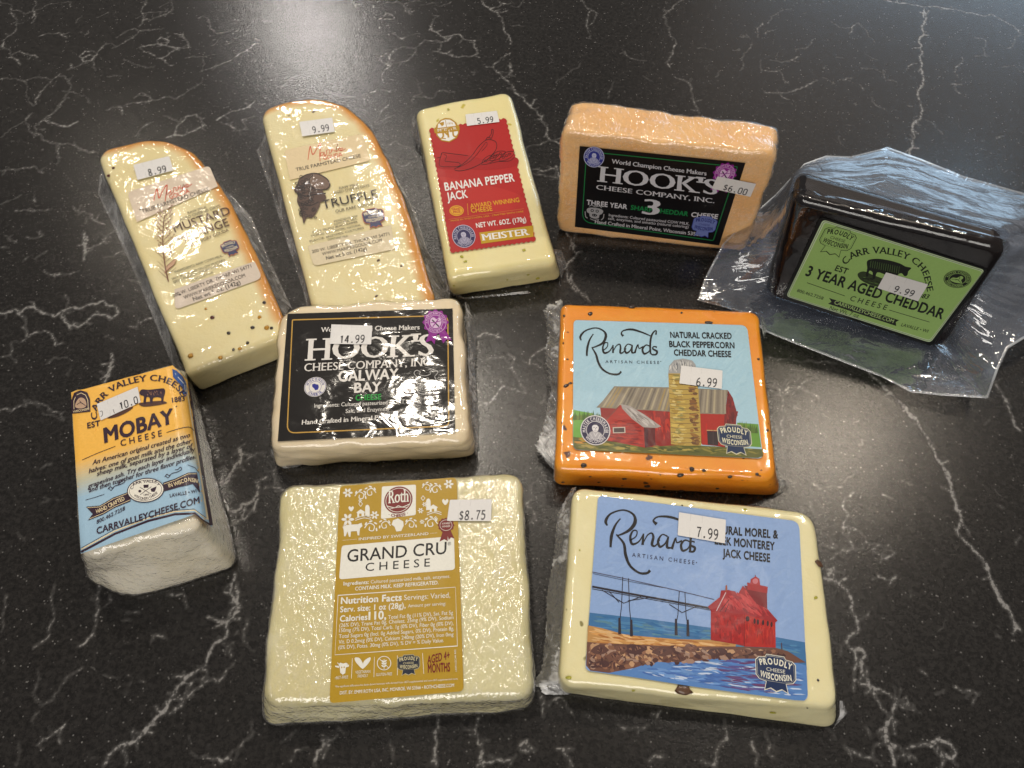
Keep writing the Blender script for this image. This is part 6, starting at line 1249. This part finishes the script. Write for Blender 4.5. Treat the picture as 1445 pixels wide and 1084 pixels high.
# ================================================================== mobay wedge
def mobay():
    t = thing('packaged_cheese', 'white layered cheese wedge in cling film under a yellow to blue paper label', 'cheese', 'packaged cheeses laid out on the worktop')
    zf, og, h = 3.188, (90, 510), 46
    top = px3(zf, og, [(28, 132), (500, 12), (616, 752), (360, 800), (66, 880)], h)
    bz = px3(zf, og, [(60, 160), (572, 60), (788, 930), (300, 1072), (84, 985)], [0, 0, 0, 0, 0]); bz[0] = top[0] + np.array([8, 4, 0]); bz[0][2] = 0; bz[4] = px3(zf, og, [(110, 985)], 0)[0]
    mat = cheese_mat('white_cheese', C(246, 240, 222), C(244, 236, 212), .5, .3, None, .0004, .1, 34)
    V, F = prism(top, bz, [5, 4, 6, 12, 6], 4, 3, .9, 17, 10, ke=16, capwob=.5); mesh('cheese', V, F, t, [mat])
    V, F = prism(top, bz, [5, 4, 6, 12, 6], 4, 3, .9, 17, 10, ke=16, capwob=.5, off=.4, crink=1.2); mesh('plastic_wrap', V, F, t, [F_crink2])
    V2, F2 = prism(top, bz, [5, 4, 6, 12, 6], 4, 3, .9, 17, 10, ke=16, capwob=.5, off=1.5)
    q = [(35, 140), (490, 18), (600, 690), (76, 865)]; P = Print(zf, og, q, (top[0], Z), z0=.25, bvh=bvh_of(V2, F2), layer_mm=.07)
    # printed ground: yellow passing into blue
    def edge(tt):   # left and right ends of a band at height fraction tt
        l = np.array([35, 140]) * (1 - tt) + np.array([77, 866]) * tt; r1 = np.array([490, 18]) * (1 - tt) + np.array([590, 688]) * tt; r2 = np.array([556, 84]) * (1 - tt) + np.array([668, 746]) * tt; return l, r1, r2
    Yc, Oc, Bc = C(250, 196, 92), C(238, 190, 120), C(168, 200, 222); P.name = 'printed_ground'
    def grad(tt):
        if tt < .42: return Yc
        if tt > .66: return Bc
        k = (tt - .42) / .24; m_ = C(206, 200, 170)
        a, b, kk = (Yc, m_, k * 2) if k < .5 else (m_, Bc, k * 2 - 1); return tuple(x * (1 - kk) + y * kk for x, y in zip(a, b))
    nb = 60
    for k in range(nb):
        t0, t1 = k / nb, (k + 1) / nb; l0, m0, r0 = edge(t0); l1, m1, r1 = edge(t1); bow = lambda tt: np.array([0, 24 * tt * (1 - 0) * .0])
        P.poly([l0, m0, m1, l1], grad((t0 + t1) / 2), 1); P.poly([m0, r0, r1, m1], grad((t0 + t1) / 2), 1)
    dk = C(58, 34, 56); cr = C(238, 220, 180)
    P.name = 'border'; P.line([(78, 858), (230, 776), (380, 718), (500, 688), (590, 684), (664, 738), (560, 96)], 10, dk, 2, sm=False); P.line([(78, 846), (228, 764), (378, 706), (498, 676), (588, 670), (648, 712), (548, 90)], 5, cr, 3)
    P.line([(78, 840), (226, 757), (376, 700), (497, 670), (586, 664), (641, 704)], 2, dk, 3.5)
    P.name = 'lettering'
    P.arc('CARR VALLEY CHEESE', [(152, 262), (152, 215), (190, 160), (250, 120), (330, 95), (400, 88), (460, 98), (505, 125), (530, 160)], 27, dk, .008, .05, .02, lay=5)
    P.text('EST', 106, 302, 164, 290, 25, dk, .02); P.text('1883', 488, 186, 546, 176, 22, dk, .02)
    P.text('MOBAY', 182, 368, 496, 276, 66, dk, .032); P.ell(507, 203, 3, 3, dk, 5, 8)
    P.text('C H E E S E', 256, 382, 442, 336, 27, dk, .01)
    P.line([(82, 444), (150, 414), (232, 382)], 2.6, dk, 4, sm=True); P.line([(462, 320), (530, 300), (566, 296), (586, 312)], 2.6, dk, 4, sm=True)
    for s_, a, b, c, d in (('An American original created as two', 128, 466, 568, 340), ('halves: one of goat milk and the other', 112, 504, 574, 366), ('sheep milk, separated by a layer of', 148, 516, 578, 388), ('grapevine ash. Try each layer individually', 108, 572, 590, 404), ('and then together for three flavor profiles.', 112, 590, 594, 436)): P.text(s_, a, b, c, d, 20, dk, .006, .025, .012, it=.22)
    for x, y, f_ in ((238, 556, 1), (494, 500, 1)): P.line([(x - 40, y + 20), (x - 30, y + 8), (x - 20, y + 14), (x - 6, y + 4), (x + 16, y - 2), (x + 36, y - 14), (x + 30, y - 24), (x + 20, y - 14), (x + 6, y - 12)], 3, dk, 4.3, sm=True); P.line([(x - 14, y + 12), (x - 26, y + 24), (x - 36, y + 14)], 2.6, dk, 4.4, sm=True)
    P.line([(98, 624), (140, 612), (182, 598)], 2.2, dk, 4); P.line([(558, 466), (590, 478), (608, 500)], 2.2, dk, 4)
    P.name = 'banner'
    P.poly([(100, 654), (160, 650), (220, 614), (300, 584), (300, 630), (226, 660), (176, 690), (108, 716), (130, 686)], dk, 4.2); P.line([(106, 658), (162, 655), (222, 619), (298, 590)], 2.2, cr, 4.8); P.line([(116, 708), (176, 684), (226, 654), (298, 624)], 2.2, cr, 4.8)
    P.poly([(446, 546), (500, 528), (560, 500), (600, 500), (614, 592), (580, 552), (520, 566), (450, 586)], dk, 4.2); P.line([(450, 552), (502, 534), (560, 506), (598, 506)], 2.2, cr, 4.8)
    P.arc('HAND CRAFTED', [(148, 684), (178, 672), (225, 648), (276, 622)], 17, cr, .016, lay=5.2); P.arc('IN WISCONSIN', [(472, 568), (520, 554), (560, 540), (602, 548)], 17, cr, .016, lay=5.2)
    P.name = 'oval_emblem'; P.ell(368, 580, 84, 55, dk, 6, 40, -6); P.ell(368, 580, 80, 51, C(240, 236, 224), 6.5, 40, -6); P.ell(368, 580, 74, 46, dk, 7, 40, -6); P.ell(368, 580, 72, 44, C(240, 236, 224), 7.5, 40, -6)
    P.arc('CARR VALLEY', [(310, 578), (322, 556), (366, 546), (410, 548), (424, 562)], 12, dk, .016, lay=8); P.arc('WISCONSIN CHEESE', [(314, 606), (350, 622), (390, 616), (424, 594)], 11, dk, .016, lay=8)
    P.line([(342, 566), (394, 598)], 2.4, dk, 8); P.line([(344, 600), (394, 564)], 2.4, dk, 8.2); P.ell(342, 584, 7, 6, dk, 8.4, 10); P.poly([(358, 556), (382, 554), (380, 568), (360, 570)], dk, 8.4); P.poly([(390, 574), (418, 562), (414, 576), (408, 588), (394, 586)], dk, 8.4); P.text('1883', 360, 606, 384, 602, 8, dk, .01, lay=8.4)
    P.name = 'lettering'; P.text('800.462.7258', 148, 732, 276, 668, 17, dk, .01); P.text('CARRVALLEYCHEESE.COM', 148, 778, 612, 636, 29, dk, .02); P.text('LAVALLE • WI', 478, 612, 598, 590, 15, dk, .01)
    P.name = 'goat_picture'
    P.poly(spline([(340, 140), (352, 126), (380, 128), (420, 124), (450, 122), (456, 138), (450, 160), (446, 184), (438, 184), (436, 164), (404, 164), (398, 188), (388, 188), (386, 164), (372, 162), (368, 190), (358, 188), (360, 158), (346, 152)], 3, True), dk, 4.5); P.dabs([(370, 132), (448, 128), (450, 156), (376, 156)], [C(150, 110, 90), C(96, 60, 60)], 26, 14, 3, 70, 5, 14, 3)
    P.poly(spline([(338, 190), (380, 182), (440, 178), (464, 188), (420, 198), (360, 204)], 4, True), C(92, 60, 50), 4.3); P.poly(spline([(196, 256), (230, 236), (280, 214), (312, 206), (290, 226), (240, 250)], 4, True), C(92, 60, 50), 4.3)
    P.name = 'seal'; P.poly([(36, 236), (34, 176), (46, 142), (76, 130), (106, 140), (118, 168), (120, 226)], dk, 4.5); P.line([(46, 216), (45, 178), (56, 152), (78, 142), (98, 152), (108, 174), (110, 212)], 2.5, cr, 5); P.poly(spline([(52, 206), (56, 182), (72, 164), (92, 168), (102, 190), (96, 206), (74, 212)], 4, True), C(196, 166, 140), 5.2); P.line([(58, 196), (76, 186), (98, 200)], 3, dk, 5.5, sm=True); P.line([(70, 176), (84, 192)], 3, dk, 5.6); P.text('WISCONSIN', 42, 232, 114, 218, 10, cr, .01, lay=5.5)
    P.name = 'award_emblem'; bl = C(48, 92, 160); P.poly([(488, 34), (508, 42), (534, 66), (548, 92), (560, 130), (548, 160), (532, 140), (536, 118), (512, 92), (492, 70)], bl, 5); P.line([(500, 54), (520, 78), (544, 104), (546, 136)], 4, C(210, 214, 220), 5.5)
    P.build(t, M_mobay, 'label', [(33, 140), (62, 128), (100, 126), (180, 100), (262, 86), (270, 76), (380, 48), (484, 20), (552, 82), (668, 746), (590, 690), (500, 690), (380, 722), (228, 780), (78, 868)], C(244, 200, 110))
    price(t, zf, og, [(148, 192), (332, 114), (346, 184), (166, 266)], (top[0], Z), '10.0', (254, 218), (336, 188), 32, M_stick_w, .9, bvh=P.bvh, extra=lambda p: (p.line([(162, 226), (172, 224), (174, 240), (166, 250)], 2.5, C(90, 88, 92), 1.4, sm=True), p.line([(222, 216), (228, 234)], 3, C(120, 118, 120), 1.4)))
M_mobay = ink_mat('mobay_paper', .5, .35, 'smooth', .25, strength=.8)
mobay()
